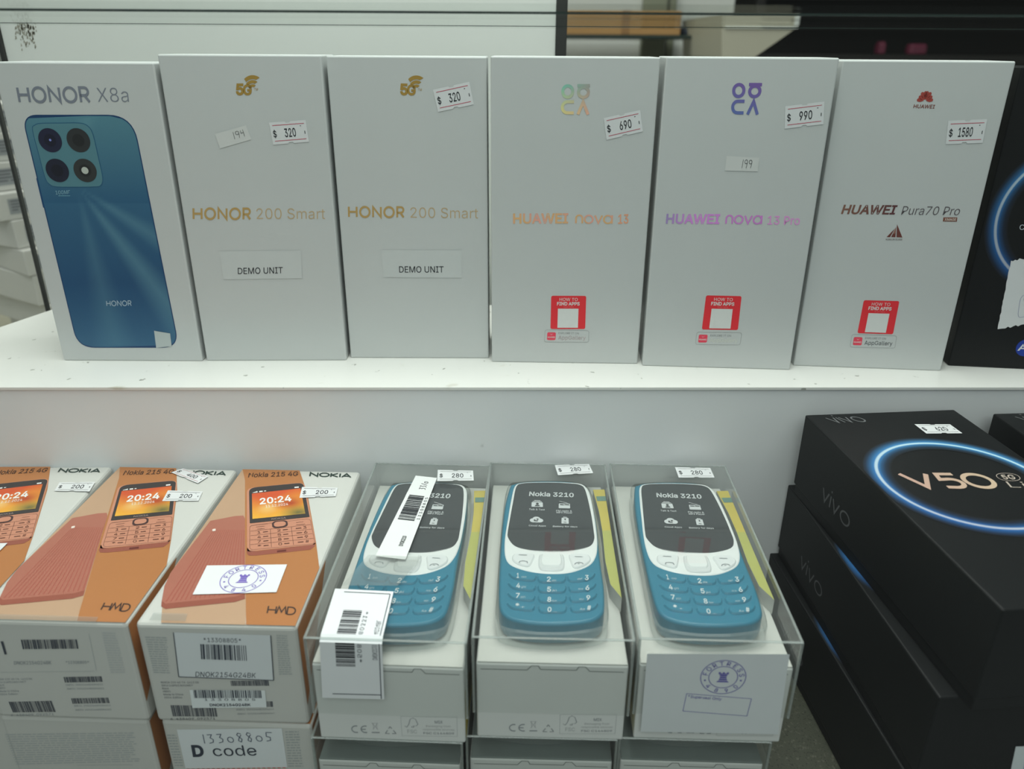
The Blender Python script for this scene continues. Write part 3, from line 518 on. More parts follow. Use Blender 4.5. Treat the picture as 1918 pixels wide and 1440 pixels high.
def castle_stamp(mb, q, cx, cy, r, code, col, n, sq=1.0):
    """round stamp: FORTRESS over the top, a rook in the middle; r in metres, centre in the quad"""
    f = q.f; ca, cb = q.ab(cx, cy)
    ex = Vector(q.ab(1, .5)) - Vector(q.ab(0, .5)); ex.normalize(); ey = Vector((-ex.y, ex.x))
    P = lambda x, y: f.p(*(Vector((ca, cb)) + ex * x + ey * y * sq), n)
    for rr in (r, r * .64):
        vs, fs = stroke(ring(0, 0, rr, rr, 40), r * .035, True)
        for g in fs: mb.poly([P(*vs[i]) for i in g], col)
    def glyph(ch, ang, inward, h):
        vs, fs = text2d(ch, .01); x0 = min(v[0] for v in vs); x1 = max(v[0] for v in vs); k = h / CAPH
        rot = ang - 90 if not inward else ang + 90
        c, s = math.cos(R(rot)), math.sin(R(rot)); rad = r * .82
        ox, oy = rad * math.cos(R(ang)), rad * math.sin(R(ang))
        T = lambda x, y: (ox + ((x - (x0 + x1) / 2) * k) * c - (y * k - h / 2) * s, oy + ((x - (x0 + x1) / 2) * k) * s + (y * k - h / 2) * c)
        for g in fs: mb.poly([P(*T(*vs[i])) for i in g], col)
    for i, ch in enumerate('FORTRESS'): glyph(ch, 168 - i * 22.5, False, r * .23)
    for i, ch in enumerate(code): glyph(ch, 222 + i * 32, True, r * .22)
    for a in (195, -12): 
        vs = ring(r * .82 * math.cos(R(a)), r * .82 * math.sin(R(a)), r * .05, r * .05, 8); mb.poly([P(*v) for v in vs], col)
    u = r * .3
    for pts in ([(-.95, -1), (.95, -1), (.7, -.72), (-.7, -.72)], [(-.62, -.62), (.62, -.62), (.55, -.28), (-.55, -.28)],
                [(-.52, -.2), (.52, -.2), (.48, .12), (-.48, .12)], [(-.5, .2), (.5, .2), (.6, .55), (-.6, .55)],
                [(-.75, .6), (.75, .6), (.75, .78), (-.75, .78)], [(-.75, .78), (-.45, .78), (-.45, 1), (-.75, 1)],
                [(-.15, .78), (.15, .78), (.15, 1), (-.15, 1)], [(.45, .78), (.75, .78), (.75, 1), (.45, 1)]):
        mb.poly([P(x * u, y * u) for x, y in pts], col)

def slab(mb, pts, levels, col, mi=0, cap_bottom=True, capcol=None):
    """outline lofted through (inset, height) levels and capped"""
    if area2(pts) < 0: pts = pts[::-1]
    rows = [[(*p, z) for p in (inset(pts, d) if d else pts)] for d, z in levels]; n = len(pts)
    for a, b in zip(rows, rows[1:]):
        for i in range(n):
            j = (i + 1) % n; mb.poly([a[i], a[j], b[j], b[i]], col, mi)
    mb.poly(rows[-1], capcol or col, mi)
    if cap_bottom: mb.poly(rows[0][::-1], col, mi)

# ------------------------------------------------------------------ levels of the stepped deck
ZS = ZC - .185          # upper step
ZD = ZC - .357          # lower step
RY, RA = .4227, R(.915) # riser plane at x = 0 and its angle
def riser_y(x): return RY + x * math.tan(RA)

# ------------------------------------------------------------------ the room
def struct(o): o['kind'] = 'structure'; return o
def block(name, x0, x1, y0, y1, z0, z1, mat, r=0):
    mb = MB(); add_box(mb, x0, x1, y0, y1, z0, z1, r=r); return mb.build(name, mat)
struct(block('floor', -2.5, 2.5, .05, 3.2, -.05, 0, M['shopfloor']))
struct(block('ceiling', -2.5, 2.5, .05, 3.2, 2.6, 2.65, M['wall']))
struct(block('wall_back', -2.5, 2.5, 3.2, 3.25, 0, 2.6, M['wall']))
struct(block('wall_left', -2.55, -2.5, .05, 3.2, 0, 2.6, M['wall']))
struct(block('wall_right', 2.5, 2.55, .05, 3.2, 0, 2.6, M['wall']))

# ------------------------------------------------------------------ display case
def cm(fn, name, mat, label, cat):
    mb = MB(); fn(mb); return tag(mb.build(name, mat), label, cat)
def prism(mb, poly, z0, z1):
    mb.poly([(x, y, z1) for x, y in poly]); mb.poly([(x, y, z0) for x, y in poly][::-1])
    for i in range(len(poly)):
        a, b = poly[i - 1], poly[i]
        mb.poly([(*a, z0), (*b, z0), (*b, z1), (*a, z1)])
e = .0012
cm(lambda mb: prism(mb, [(-.43, riser_y(-.43) - e), (.62, riser_y(.62) - e), (.62, .588), (-.335, .578), (-.347, .572), (-.366, .52), (-.43, .43)], ZS - .0016, ZS), 'shelf_board', M['melamine'],
   'white scuffed shelf board carrying the row of upright phone boxes', 'shelf')
struct(cm(lambda mb: prism(mb, [(-.75, riser_y(-.75)), (.75, riser_y(.75)), (.75, riser_y(.75) + .012), (-.75, riser_y(-.75) + .012)], ZD, ZS - .0017), 'trim_3', M['riser'],
   'grey white riser board between the shelf and the lower deck', 'board'))
cm(lambda mb: add_box(mb, -.75, .75, .2, .409, ZD - .02, ZD, r=.001), 'granite_deck', M['granite'], 'speckled olive granite deck under the stacked phone boxes', 'deck')
cm(lambda mb: add_box(mb, -.75, .75, .24, .58, .0, ZD - .0205, r=.002), 'showcase_cabinet', M['melamine'], 'white cabinet under the granite deck of the showcase', 'cabinet')
pl = at(14, 112, .62).x; pr = at(1041, 60, .62).x
bp = cm(lambda mb: add_box(mb, pl, pr, .62, .626, .0, ZC + .5, r=.0005), 'back_panel', M['panel'], 'pale frosted panel standing behind the upright phone boxes', 'panel')
for x0_, x1_ in ((pl - .0035, pl - .0002), (pr + .0002, pr + .008)):
    mb = MB(); add_box(mb, x0_, x1_, .618, .63, .0, ZC + .5, r=.0005); mb.build('edging', M['metal'], bp)
cm(lambda mb: add_box(mb, at(87, 578, .5835).x, at(92, 578, .5835).x, .5815, .5855, 0, ZC + .3, r=.0005), 'corner_post', M['metal'], 'thin dark post at the back left corner of the white shelf', 'post')
zg = ZC + .0115
gs = cm(lambda mb: add_box(mb, -.75, .75, .352, .56, zg, zg + .005, r=0), 'glass_shelf', M['glass'], 'clear glass shelf above the upright boxes, seen edge on', 'shelf')
for y0_, y1_, hh_ in ((.3505, .3518, .0009), (.5602, .561, .0005)):
    mb = MB(); add_box(mb, -.75, .75, y0_, y1_, zg + .001, zg + .001 + hh_, r=0); mb.build('edge', M['glassedge'], gs)
# grime on the panel
mb = MB(); r = random.Random(3)
for k in range(110):
    u = 28 + r.random() * 40; v = 44 + abs(r.gauss(0, .5)) * 42
    if v > 96: continue
    p = at(u, v, .6198); s = .0002 + r.random() * .0005
    mb.poly([(p.x - s, .6198, p.z - 1.6 * s), (p.x + s, .6198, p.z - s), (p.x + s * .7, .6198, p.z + 2 * s), (p.x - s * .6, .6198, p.z + s)], (.33, .32, .26))
o = mb.build('grime', M['print'], bp); o['kind'] = 'stuff'
# front pane of the showcase
struct(block("window_1", -.75, .75, .185, .189, ZD - .3, ZC + .6, M['glass']))

# ------------------------------------------------------------------ upright boxes on the upper step
UP = {'a': (-.2863, .4598, .082, .0886, .1761), 'b': (-.1953, .4607, 1.518, .0890, .1804), 'c': (-.1045, .4674, .535, .0893, .1801),
      'd': (-.0130, .4620, -1.202, .0930, .1805), 'e': (.0826, .4571, -3.438, .0921, .1808), 'f': (.1793, .4590, -4.738, .0904, .1797)}
ULAB = {'a': 'white upright phone box with a big blue phone printed on its front',
        'b': 'white upright box with gold lettering, a level $320 sticker and a handwritten 194 sticker',
        'c': 'white upright box with gold lettering and one tilted $320 sticker at top right',
        'd': 'white upright box with pale orange lettering and a $690 sticker',
        'e': 'white upright box with lilac lettering and a $990 sticker',
        'f': 'white upright box with dark brown lettering and a $1580 sticker, beside the black box'}
def upright_box(k, dep=.05, mat='carton', lab=None, pr_=None):
    x, y, a, w, h = pr_ or UP[k]
    mt = frame(x, y, ZS, R(a))
    t = thing('phone_box', lab or ULAB[k], 'box', mt, 'upright phone boxes on the upper step')
    mb = MB(); add_box(mb, 0, w, 0, dep - .012, 0, h, r=.0008); mb.build('lid', M[mat], t)
    mb = MB(); add_box(mb, .001, w - .001, dep - .0125, dep, .0, h - .001, r=.0008); mb.build('tray', M[mat], t)
    return t, Face(mt, (0, 0, 0), (1, 0, 0), (0, 0, 1)), w, h

def label_patch(face, c, parent, name='paper_label', col=PAPER, n=N1, extra=None):
    q = face.quad(*c); mb = MB(); q_poly(mb, q, [(0, 0), (1, 0), (1, 1), (0, 1)], col, n + .0001)
    if extra: extra(mb, q, n + .0002)
    return mb.build(name, M['print'], parent)

GOLD = ink(168, 138, 86); GOLD2 = ink(176, 152, 116)
# -- box with the blue phone
t, f, w, h = upright_box('a')
mb = MB(); g = ink(112, 117, 128)
put(mb, f.base((35, 191), (170, 191), (30, 164)), logo('HONOR', .19, .33), g); mb.build('wordmark', M['print'], t); mb = MB()
text(mb, f.base((184, 191), (242, 191), (180, 164)), 'X8a', g, -.012)
mb.build('lettering', M['print'], t)
ph = [(44, 240), (46, 226), (58, 217), (140, 216.5), (222, 217), (243, 226), (256, 248), (285, 400), (312, 540), (330, 628), (329, 643), (318, 649), (240, 649.5), (170, 649.5), (152, 644), (143, 630), (110, 510), (72, 362), (58, 300)]
P = [f.px(*p) for p in ((58, 217.5), (241, 217), (331, 649.5), (150, 649.5))]
def rounded(c, r, n=8):
    out = []
    for i in range(len(c)):
        p, a, b = Vector(c[i]), Vector(c[i - 1]), Vector(c[(i + 1) % len(c)])
        u, v = p + (a - p).normalized() * r[i], p + (b - p).normalized() * r[i]
        out += [tuple(u * (1 - t) ** 2 + p * 2 * t * (1 - t) + v * t * t) for t in (k / n for k in range(n + 1))]
    return out
P = [f.px(*p) for p in ((43, 217), (247, 217), (334, 649.5), (147, 649.5))]
P = rounded(P, (.008, .0135, .0105, .0105))
x0 = min(p[0] for p in P); x1 = max(p[0] for p in P); z0 = min(p[1] for p in P); z1 = max(p[1] for p in P)
def bluecol(a, b):
    s = (a - x0) / (x1 - x0); tt = (b - z0) / (z1 - z0)
    c = mixc(ink(54, 102, 132, 215), ink(30, 74, 112, 215), 1 - abs(tt - .3) / .5) if tt < .65 else mixc(ink(40, 88, 122, 215), ink(84, 132, 146, 215), (tt - .65) / .4)
    for ang, wd, k in ((-60, .05, .24), (-36, .05, .2), (-88, .06, .12), (70, .05, .14)):
        ox, oy = x0 + .34 * (x1 - x0), z0 + .72 * (z1 - z0)
        dx, dy = a - ox, b - oy; l = math.hypot(dx, dy) + 1e-6
        off = abs((math.degrees(math.atan2(dy, dx)) - ang + 180) % 360 - 180)
        c = mixc(c, ink(120, 170, 178), k * max(0, 1 - off / 9) * min(1, l / .02))
    return c
mb = MB()
mb.poly([f.p(*p, N1 * .8) for p in inset(P[::-1], -.0006)], ink(14, 52, 92))
# a grid of small cells clipped to the outline carries the printed sheen
def rowspan(y, poly):
    xs = []
    for i in range(len(poly)):
        (xa, ya), (xb, yb) = poly[i - 1], poly[i]
        if (ya > y) != (yb > y): xs.append(xa + (xb - xa) * (y - ya) / (yb - ya))
    return (min(xs), max(xs)) if len(xs) > 1 else None
NR, NCc = 90, 44
prev = None
for i in range(NR + 1):
    yy = z0 + (z1 - z0) * min(.9995, max(.0005, i / NR)); sp = rowspan(yy, P)
    row = [(sp[0] + (sp[1] - sp[0]) * j / NCc, yy) for j in range(NCc + 1)]
    if prev:
        for j in range(NCc):
            c4 = [prev[j], prev[j + 1], row[j + 1], row[j]]
            mb.poly([f.p(*p, N1) for p in c4], [bluecol(*p) for p in c4])
    prev = row
isl = spline([f.px(*p) for p in [(62, 244), (66, 235), (78, 231.5), (115, 231), (150, 231), (165, 237), (174, 252), (184, 295), (192, 332), (189, 346), (178, 349), (140, 349.5), (106, 349), (93, 344), (85, 331), (74, 290)]], 3)
mb.poly([f.p(*p, N2 - .00005) for p in inset(isl, .0004 if area2(isl) < 0 else -.0004)], ink(30, 80, 112))
mb.poly([f.p(*p, N2) for p in isl], ink(84, 130, 142, 222))
for (u, v), c in zip(((94.5, 262.5), (147.5, 262.5), (108, 319), (160, 319)), (ink(26, 28, 52), ink(40, 42, 44), ink(24, 26, 44), ink(44, 46, 46))):
    a, b = f.px(u, v)
    mb.poly([f.p(*p, N3) for p in ring(a, b, .0066, .0066)], c)
    mb.poly([f.p(*p, N3 + .00008) for p in ring(a, b, .0034, .0034)], mixc(c, (0, 0, 0), .45))
a, b = f.px(160, 319); mb.poly([f.p(*p, N3 + .00016) for p in ring(a, b, .002, .002)], ink(170, 176, 168))
a, b = f.px(95, 262); mb.poly([f.p(*p, N3 + .00016) for p in ring(a, b, .0007, .0007, 10)], ink(120, 130, 200))
px_poly(mb, f, [(68, 334), (71, 333), (84, 388), (81, 389)], ink(16, 60, 100), N1)
mb.build('printed_phone', M['print'], t)
mb = MB()
put(mb, f.base((200, 572.5), (247, 572), (199, 563.5)), logo('HONOR', .17, .33), ink(150, 168, 182), N2)
text(mb, f.base((105, 364), (133, 363), (104, 357)), '100MP', ink(140, 180, 190), -.01, N2)
q = f.quad((110, 366), (134, 366), (134, 368.5), (110, 368.5)); smalltext(mb, q, 1, ink(110, 160, 175), N2)
mb.build('phone_lettering', M['print'], t)
label_patch(f, ((289, 619), (319, 624), (322, 648), (293, 651)), t, 'torn_tape', ink(165, 172, 172), N2)

# -- the two boxes with gold lettering
def five_g(mb, q, col, n=N1):
    text(mb, q.sub(0, .5, 0, .72), '5', col, .05, n); text(mb, q.sub(.44, 1, 0, .66), 'G', col, .05, n)
    for k, (r0, r1) in enumerate(((.36, .58), (.66, .92), (1.0, 1.32))):
        a = arc(1.05, .22, r0 * .62, r0 * .85, 142 - k * 6, 70, 8); b = arc(1.05, .22, r1 * .62, r1 * .85, 142 - k * 6, 58, 8)
        for i in range(8): q_poly(mb, q, [a[i], a[i + 1], b[i + 1], b[i]], col, n)
    text(mb, q.sub(1.12, 1.38, .28, .45), 'TM', col, 0, n)
for k, hb, sb, gb, demo, dt in (
    ('b', ((361, 410), (470, 410.5), (360.5, 390)), ((481, 410), (609, 410), (480, 390)), ((442, 177), (472, 177), (441.5, 150)), ((411, 470.5), (564, 469), (566, 521), (419, 523)), ((446, 513), (530, 511.5), (445.5, 501.5))),
    ('c', ((652, 406), (757.5, 407), (651.5, 387)), ((769, 407.5), (895.5, 409), (768.5, 388)), ((749.5, 177), (779, 177.5), (749, 150)), ((714, 468), (864, 468.5), (865, 520), (719, 519)), ((748, 510), (831, 510), (747.5, 498.5)))):
    t, f, w, h = upright_box(k)
    mb = MB()
    put(mb, f.base(*hb), logo('HONOR', .2, .36), GOLD); mb.build('wordmark', M['print'], t); mb = MB()
    text(mb, f.base(*sb), '200 Smart', GOLD2, -.008)
    mb.build('lettering', M['print'], t)
    mb = MB(); five_g(mb, f.base(*gb), ink(150, 120, 55)); mb.build('signal_emblem', M['print'], t)
    def ex(mb, q, n, f=f, dt=dt): text(mb, f.base(*dt), 'DEMO UNIT', BLK, .004, n)
    label_patch(f, demo, t, 'demo_label', (.635, .66, .655), N1, ex)
    if k == 'b':
        price_sticker(f, (504, 229.5), (572.5, 224.5), (579, 265.5), (512, 271), '320', t, s0=.37, s1=.68)
        def ex(mb, q, n): put(mb, q.sub(.52, .86, .32, .8), logo('194', .07, .22), ink(95, 95, 95), n)
        label_patch(f, ((402.5, 251), (461, 234.5), (471, 261), (412.5, 278)), t, 'handwritten_sticker', (.7, .71, .695), N1, ex)
    else:
        price_sticker(f, (811, 168), (879, 153), (887.5, 195.5), (820.5, 209.5), '320', t, s0=.37, s1=.68)

def find_apps(f, red, badge, t, tint):
    q = f.quad(*red); mb = MB(); rd = ink(196, 40, 48, 190); wt = (.82, .8, .78)
    q_poly(mb, q, rr_pts(.05, .05), rd, N1)
    text(mb, q.sub(.24, .76, .85, .94), 'HOW TO', wt, 0, N2)
    text(mb, q.sub(.17, .82, .72, .815), 'FIND APPS', wt, .03, N2)
    text(mb, q.sub(.36, .65, .655, .69), 'Scan here', ink(230, 120, 120), 0, N2)
    q_rect(mb, q, .2, .79, .04, .62, (.78, .79, .77), N2)
    mb.build('red_sticker', M['print'], t)
    q = f.quad(*badge); mb = MB(); g = ink(125, 128, 130)
    outline(mb, q, rr_pts(.05, .16), .00022, ink(140, 142, 142), N1)
    q_poly(mb, q, rr_pts(.03, .1, 4, .055, .25, .17, .8), ink(208, 62, 82), N1)
    outline(mb, q, [(.12, .68), (.15, .6), (.18, .68), (.15, .61)], .00016, (.8, .8, .8), N2)
    text(mb, q.sub(.07, .235, .36, .47), 'HUAWEI', (.85, .82, .82), .02, N2)
    text(mb, q.sub(.31, .77, .67, .82), 'EXPLORE IT ON', g, 0, N1)
    text(mb, q.sub(.31, .93, .22, .54), 'AppGallery', tint, 0, N1)
    mb.build('store_badge', M['print'], t)
def quad_mark(mb, q, col):
    """two rings over an open bowl and an arch: the four-letter emblem"""
    for k_, (pts, cl, dx, dy) in enumerate(((ring(.22, .235, .175, .19), 1, 0, .53), (ring(.22, .215, .175, .168), 1, .55, .53), ([(0, .428), (.44, .428)], 0, .55, .53),
                            ([(.45, .425), (.22, .425)] + arc(.22, .2375, .175, .1875, 90, 270, 10) + [(.45, .05)], 0, 0, 0),
                            ([(.045, 0), (.22, .42), (.40, 0)], 0, .55, 0))):
        vs, fs = stroke([(x + dx, y + dy) for x, y in pts], .105, bool(cl))
        vs = [(x, y) for x, y in vs]
        put(mb, q, (vs, fs), col, N1 + k_ * 9e-6)
def holo_warm(x, y):
    a = mixc(ink(120, 182, 164), ink(150, 148, 142), x); b = mixc(ink(206, 198, 136), ink(226, 158, 138), x)
    return mixc(b, a, y * 1.3 - .2)
def holo_orange(x, y): return mixc(ink(226, 152, 138), ink(204, 162, 112), .5 + .5 * math.sin(x * 9 + y * 1.5))
def holo_violet(x, y): return mixc(ink(86, 104, 158), ink(112, 84, 150), y * .8 + x * .2)
def holo_lilac(x, y): return mixc(ink(146, 128, 176), ink(196, 128, 200), min(1, x * 2))

# -- pale orange lettering
t, f, w, h = upright_box('d'); mb = MB()
quad_mark(mb, f.quad((1052, 158), (1105.5, 158), (1104, 214.5), (1050.5, 214)), holo_warm)
mb.build('emblem', M['print'], t); mb = MB()
text(mb, f.base((961, 418), (1064, 417.5), (961, 400.5)), 'HUAWEI', holo_orange, .03); mb.build('wordmark', M['print'], t); mb = MB()
q = f.base((1077, 418), (1147.5, 418.7), (1077.5, 402.5))
def nova(mb, q, col):
    st = [([(0, 0), (0, .5)] + arc(.31, .62, .31, .36, 180, 0, 10) + [(.62, 0)], 0), (ring(1.25, .5, .4, .47), 1), ([(1.85, .97), (2.2, .04), (2.55, .97)], 0),
          (ring(3.13, .5, .4, .47), 1), ([(3.53, 1), (3.53, 0)], 0)]
    vs = []; fs = []
    for pts, cl in st:
        a, b = stroke(pts, .17, bool(cl)); kk = len(vs); vs += [tuple(p) for p in a]; fs += [tuple(kk + i for i in ff) for ff in b]
    put(mb, q, norm((vs, fs), 1.0), col)
nova(mb, q, holo_orange)
text(mb, f.base((1157.5, 418.7), (1177, 418), (1158, 402)), '13', ink(222, 150, 120), .02)
mb.build('lettering', M['print'], t)
price_sticker(f, (1130.5, 221), (1199, 206), (1204, 246), (1136, 262), '690', t, s0=.4, s1=.72)
find_apps(f, ((1032.5, 553.8), (1098, 554), (1096, 616), (1031, 616)), ((1021, 617.5), (1103, 618.8), (1102.5, 641), (1019.5, 640.5)), t, ink(160, 145, 146))
# -- lilac lettering
t, f, w, h = upright_box('e'); mb = MB()
quad_mark(mb, f.quad((1372.5, 155.5), (1428, 156), (1421, 214.5), (1369, 214)), holo_violet)
mb.build('emblem', M['print'], t); mb = MB()
text(mb, f.base((1246.8, 418), (1347, 418.7), (1248.5, 401)), 'HUAWEI', holo_lilac, .03); mb.build('wordmark', M['print'], t); mb = MB()
nova(mb, f.base((1358, 418.7), (1427, 419.5), (1359.5, 403)), ink(190, 120, 190))
text(mb, f.base((1437, 420), (1497.5, 420.7), (1438.5, 404.5)), '13 Pro', ink(206, 140, 196), .012)
mb.build('lettering', M['print'], t)
price_sticker(f, (1470.5, 199), (1544, 190), (1542, 232.5), (1469.5, 241), '990', t, s0=.37, s1=.7)
def ex(mb, q, n): put(mb, q.sub(.5, .8, .22, .82), logo('199', .07, .25), ink(60, 60, 62), n)
label_patch(f, ((1361, 292), (1422, 295.5), (1419, 321), (1357.5, 319.5)), t, 'handwritten_sticker', (.7, .71, .695), N1, ex)
find_apps(f, ((1322.5, 553), (1389, 554.5), (1382, 618), (1314.5, 616.8)), ((1305, 621.8), (1389.5, 623), (1386, 646), (1302.5, 645)), t, ink(190, 192, 182))
# -- dark brown lettering
t, f, w, h = upright_box('f'); mb = MB(); br = ink(96, 62, 58)
text(mb, f.base((1575, 400), (1677, 401), (1579, 384)), 'HUAWEI', lambda x, y: mixc(ink(120, 84, 70), ink(84, 44, 48), x), .03, shear=.08); mb.build('wordmark', M['print'], t); mb = MB()
text(mb, f.base((1687.5, 401.8), (1796, 403), (1691.5, 386)), 'Pura70 Pro', ink(84, 78, 82), -.004, shear=.06)
q = f.quad((1767, 407), (1793, 407), (1792, 415), (1765.8, 414.5)); q_rect(mb, q, 0, 1, 0, 1, ink(112, 66, 52), N1)
text(mb, q.sub(.1, .92, .2, .8), 'XMAGE', ink(220, 200, 190), .01, N2)
text(mb, f.base((1659, 449.8), (1689.5, 450), (1659.5, 446.8)), 'KUNLUN GLASS', ink(90, 80, 80), .01)
text(mb, f.base((1710.5, 202), (1750, 203), (1712, 195.5)), 'HUAWEI', ink(112, 60, 50), .02)
mb.build('lettering', M['print'], t)
mb = MB(); 
for pts in ([(1660.5, 443.8), (1667, 444), (1676, 428)], [(1669, 444), (1677, 444.2), (1678.5, 425), (1676, 430)], [(1679, 444.2), (1690, 444.6), (1680, 419.5)]):
    px_poly(mb, f, pts, ink(100, 52, 46))
px_poly(mb, f, [(1672, 439), (1677, 436), (1678, 425), (1676, 430)], ink(140, 96, 84), N2)
mb.build('mountain_emblem', M['print'], t)
mb = MB(); cx, cy = f.px(1732, 189); 
for a in (8, 36, 62, 84, 96, 118, 144, 172):
    c, s = math.cos(R(a)), math.sin(R(a)); l = .0052 if 50 < a < 130 else .0044
    pts = [(.0006, 0), (l * .55, .0009), (l * .9, .0008), (l, 0), (l * .9, -.0008), (l * .55, -.0009)]
    mb.poly([f.p(cx + x * c - y * s, cy + x * s + y * c, N1) for x, y in pts], ink(150, 62, 54))
mb.build('petal_emblem', M['print'], t)
price_sticker(f, (1776, 226), (1849, 223), (1840, 267.5), (1771, 270), '1580', t, s0=.3, s1=.68)
find_apps(f, ((1618, 562), (1684.5, 563.8), (1672.5, 625.8), (1605.8, 623.8)), ((1595.5, 626), (1679.5, 628.8), (1676, 652), (1592, 650)), t, ink(70, 74, 78))

# ------------------------------------------------------------------ black boxes with a glowing ring printed on them
def glow_ring(mb, f, cx, cy, r, n=N1, lim=None, seg=96, glow=1.0):
    prof = [(-.17, 0), (-.11, .08), (-.06, .38), (-.026, .85), (-.011, 1.6), (.011, 1.6), (.028, .9), (.075, .42), (.12, .1), (.16, 0)]
    base = (.010, .011, .012)
    def cc(e_, a):
        k = .5 + .5 * math.sin(a + .5)
        blue = mixc((.02, .12, .36), (.06, .27, .56), k); core = mixc((.42, .46, .56), (.48, .70, .80), k)
        if e_ <= 1: return mixc(base, blue, e_)
        return core
    for (r0, e0), (r1, e1) in zip(prof, prof[1:]):
        for i in range(seg):
            a0, a1 = 2 * math.pi * i / seg, 2 * math.pi * (i + 1) / seg
            pts = [(cx + r * (1 + rr) * math.cos(a), cy + r * (1 + rr) * math.sin(a)) for rr, a in ((r0, a0), (r0, a1), (r1, a1), (r1, a0))]
            if lim and any(not (lim[0] < p[0] < lim[1] and lim[2] < p[1] < lim[3]) for p in pts):
                pts = [(min(max(p[0], lim[0]), lim[1]), min(max(p[1], lim[2]), lim[3])) for p in pts]
            mb.poly([f.p(*p, n) for p in pts], [cc(e0, a0), cc(e0, a1), cc(e1, a1), cc(e1, a0)])

# upright black box at the right end of the upper step
c0 = onz(1776, 685, ZS)
t, f, w, h = upright_box('k', .055, 'black', 'black upright box with a blue ring and a torn white paper on it', (c0.x, c0.y, -6.5, .093, .177))
A = [f.px(*p) for p in ((1917, 318), (1860, 437), (1885, 512))]
def circ3(a, b, c):
    (x1, y1), (x2, y2), (x3, y3) = a, b, c
    D = 2 * (x1 * (y2 - y3) + x2 * (y3 - y1) + x3 * (y1 - y2))
    ux = ((x1 ** 2 + y1 ** 2) * (y2 - y3) + (x2 ** 2 + y2 ** 2) * (y3 - y1) + (x3 ** 2 + y3 ** 2) * (y1 - y2)) / D
    uy = ((x1 ** 2 + y1 ** 2) * (x3 - x2) + (x2 ** 2 + y2 ** 2) * (x1 - x3) + (x3 ** 2 + y3 ** 2) * (x2 - x1)) / D
    return ux, uy, math.hypot(x1 - ux, y1 - uy)
cx, cy, rr = circ3(*A)
print('upright ring', cx, cy, rr, w, h)
mb = MB(); glow_ring(mb, f, w / 2, cy, w / 2 - A[1][0], lim=(.001, w - .001, .001, h - .001)); mb.build('ring_print', M['blackprint'], t)
mb = MB()
text(mb, f.base((1909, 430), (1918, 430.3), (1910.5, 420.5)), 'C', ink(190, 196, 205), -.005)
mb.build('lettering', M['blackprint'], t)
mb = MB(); a, b = f.px(1921, 651)
mb.poly([f.p(*p, N1) for p in ring(a, b, .0057, .0057)], (.015, .05, .35))
text(mb, Quad(f, [(a - .0045, b + .0022), (a + .0042, b + .0022), (a + .0042, b - .002), (a - .0045, b - .002)]), 'AI', (.75, .78, .82), .02, N2)
mb.build('round_badge', M['blackprint'], t)
mb = MB(); q = f.quad((1893, 488), (1990, 470), (1985, 595), (1868, 616)); r = random.Random(9)
edge = [(0, 0)] + [(i / 24, (r.random() - .5) * .03) for i in range(1, 24)] + [(1, 0), (1, 1)] + [(1 - i / 24, 1 + (r.random() - .5) * .03) for i in range(1, 24)] + [(0, 1)] + [((r.random() - .5) * .015, 1 - i / 24) for i in range(1, 24)]
q_poly(mb, q, edge, PAPER, N3)
outline(mb, q, rr_pts(.05, .08, 4, .3, .95, .12, .45), .0002, ink(110, 112, 150), N3 + .0001)
text(mb, q.sub(.36, .7, .34, .41), '*Superseal Only', ink(110, 112, 150), 0, N3 + .0001)
mb.build('torn_paper', M['print'], t)

# lying black boxes
KW, KD, KH = .0933, .1749, .0528
KZ = ZC - .1987
klabs = ['black box with a blue ring and a $620 sticker lying on top of its stack', 'black box lying second in the stack, under the one with a $620 sticker', 'black box lying lowest in the stack, on the granite deck']
def lying(px_back, px_front, ztop):
    """front-left bottom corner and yaw of a lying black box from two points on its upper left edge"""
    a, b = onz(*px_back, ztop), onz(*px_front, ztop); d = (a - b); d.z = 0; yaw = math.atan2(-d.x, d.y)
    dv = Vector((-math.sin(yaw), math.cos(yaw), 0))
    o = a - dv * KD; return frame(o.x, o.y, ztop - KH, yaw), yaw
def body_black(t, mt):
    mb = MB(); add_box(mb, 0, KW, 0, KD, KH * .12, KH, r=.0009); mb.build('lid', M['black'], t)
    mb = MB(); add_box(mb, .0008, KW - .0008, .0008, KD - .0008, 0, KH * .125, r=.0006); mb.build('base', M['black'], t)
yaw = R(5.489); B = Vector((.1739, .4153, KZ)); dv = Vector((-math.sin(yaw), math.cos(yaw), 0)); o = B - dv * KD
mt = frame(o.x, o.y, KZ - KH, yaw)
k1 = thing('phone_box', klabs[0], 'box', mt, 'black boxes stacked on the lower deck'); body_black(k1, mt)
ft = Face(mt, (0, 0, KH), (1, 0, 0), (0, 1, 0))
A = [ft.px(*p) for p in ((1637.5, 867.5), (1725, 830.5), (1790, 966), (1918, 990), (1918, 875), (1665, 912.5))]
print('lying ring pts', [(round(a, 4), round(b, 4)) for a, b in A])
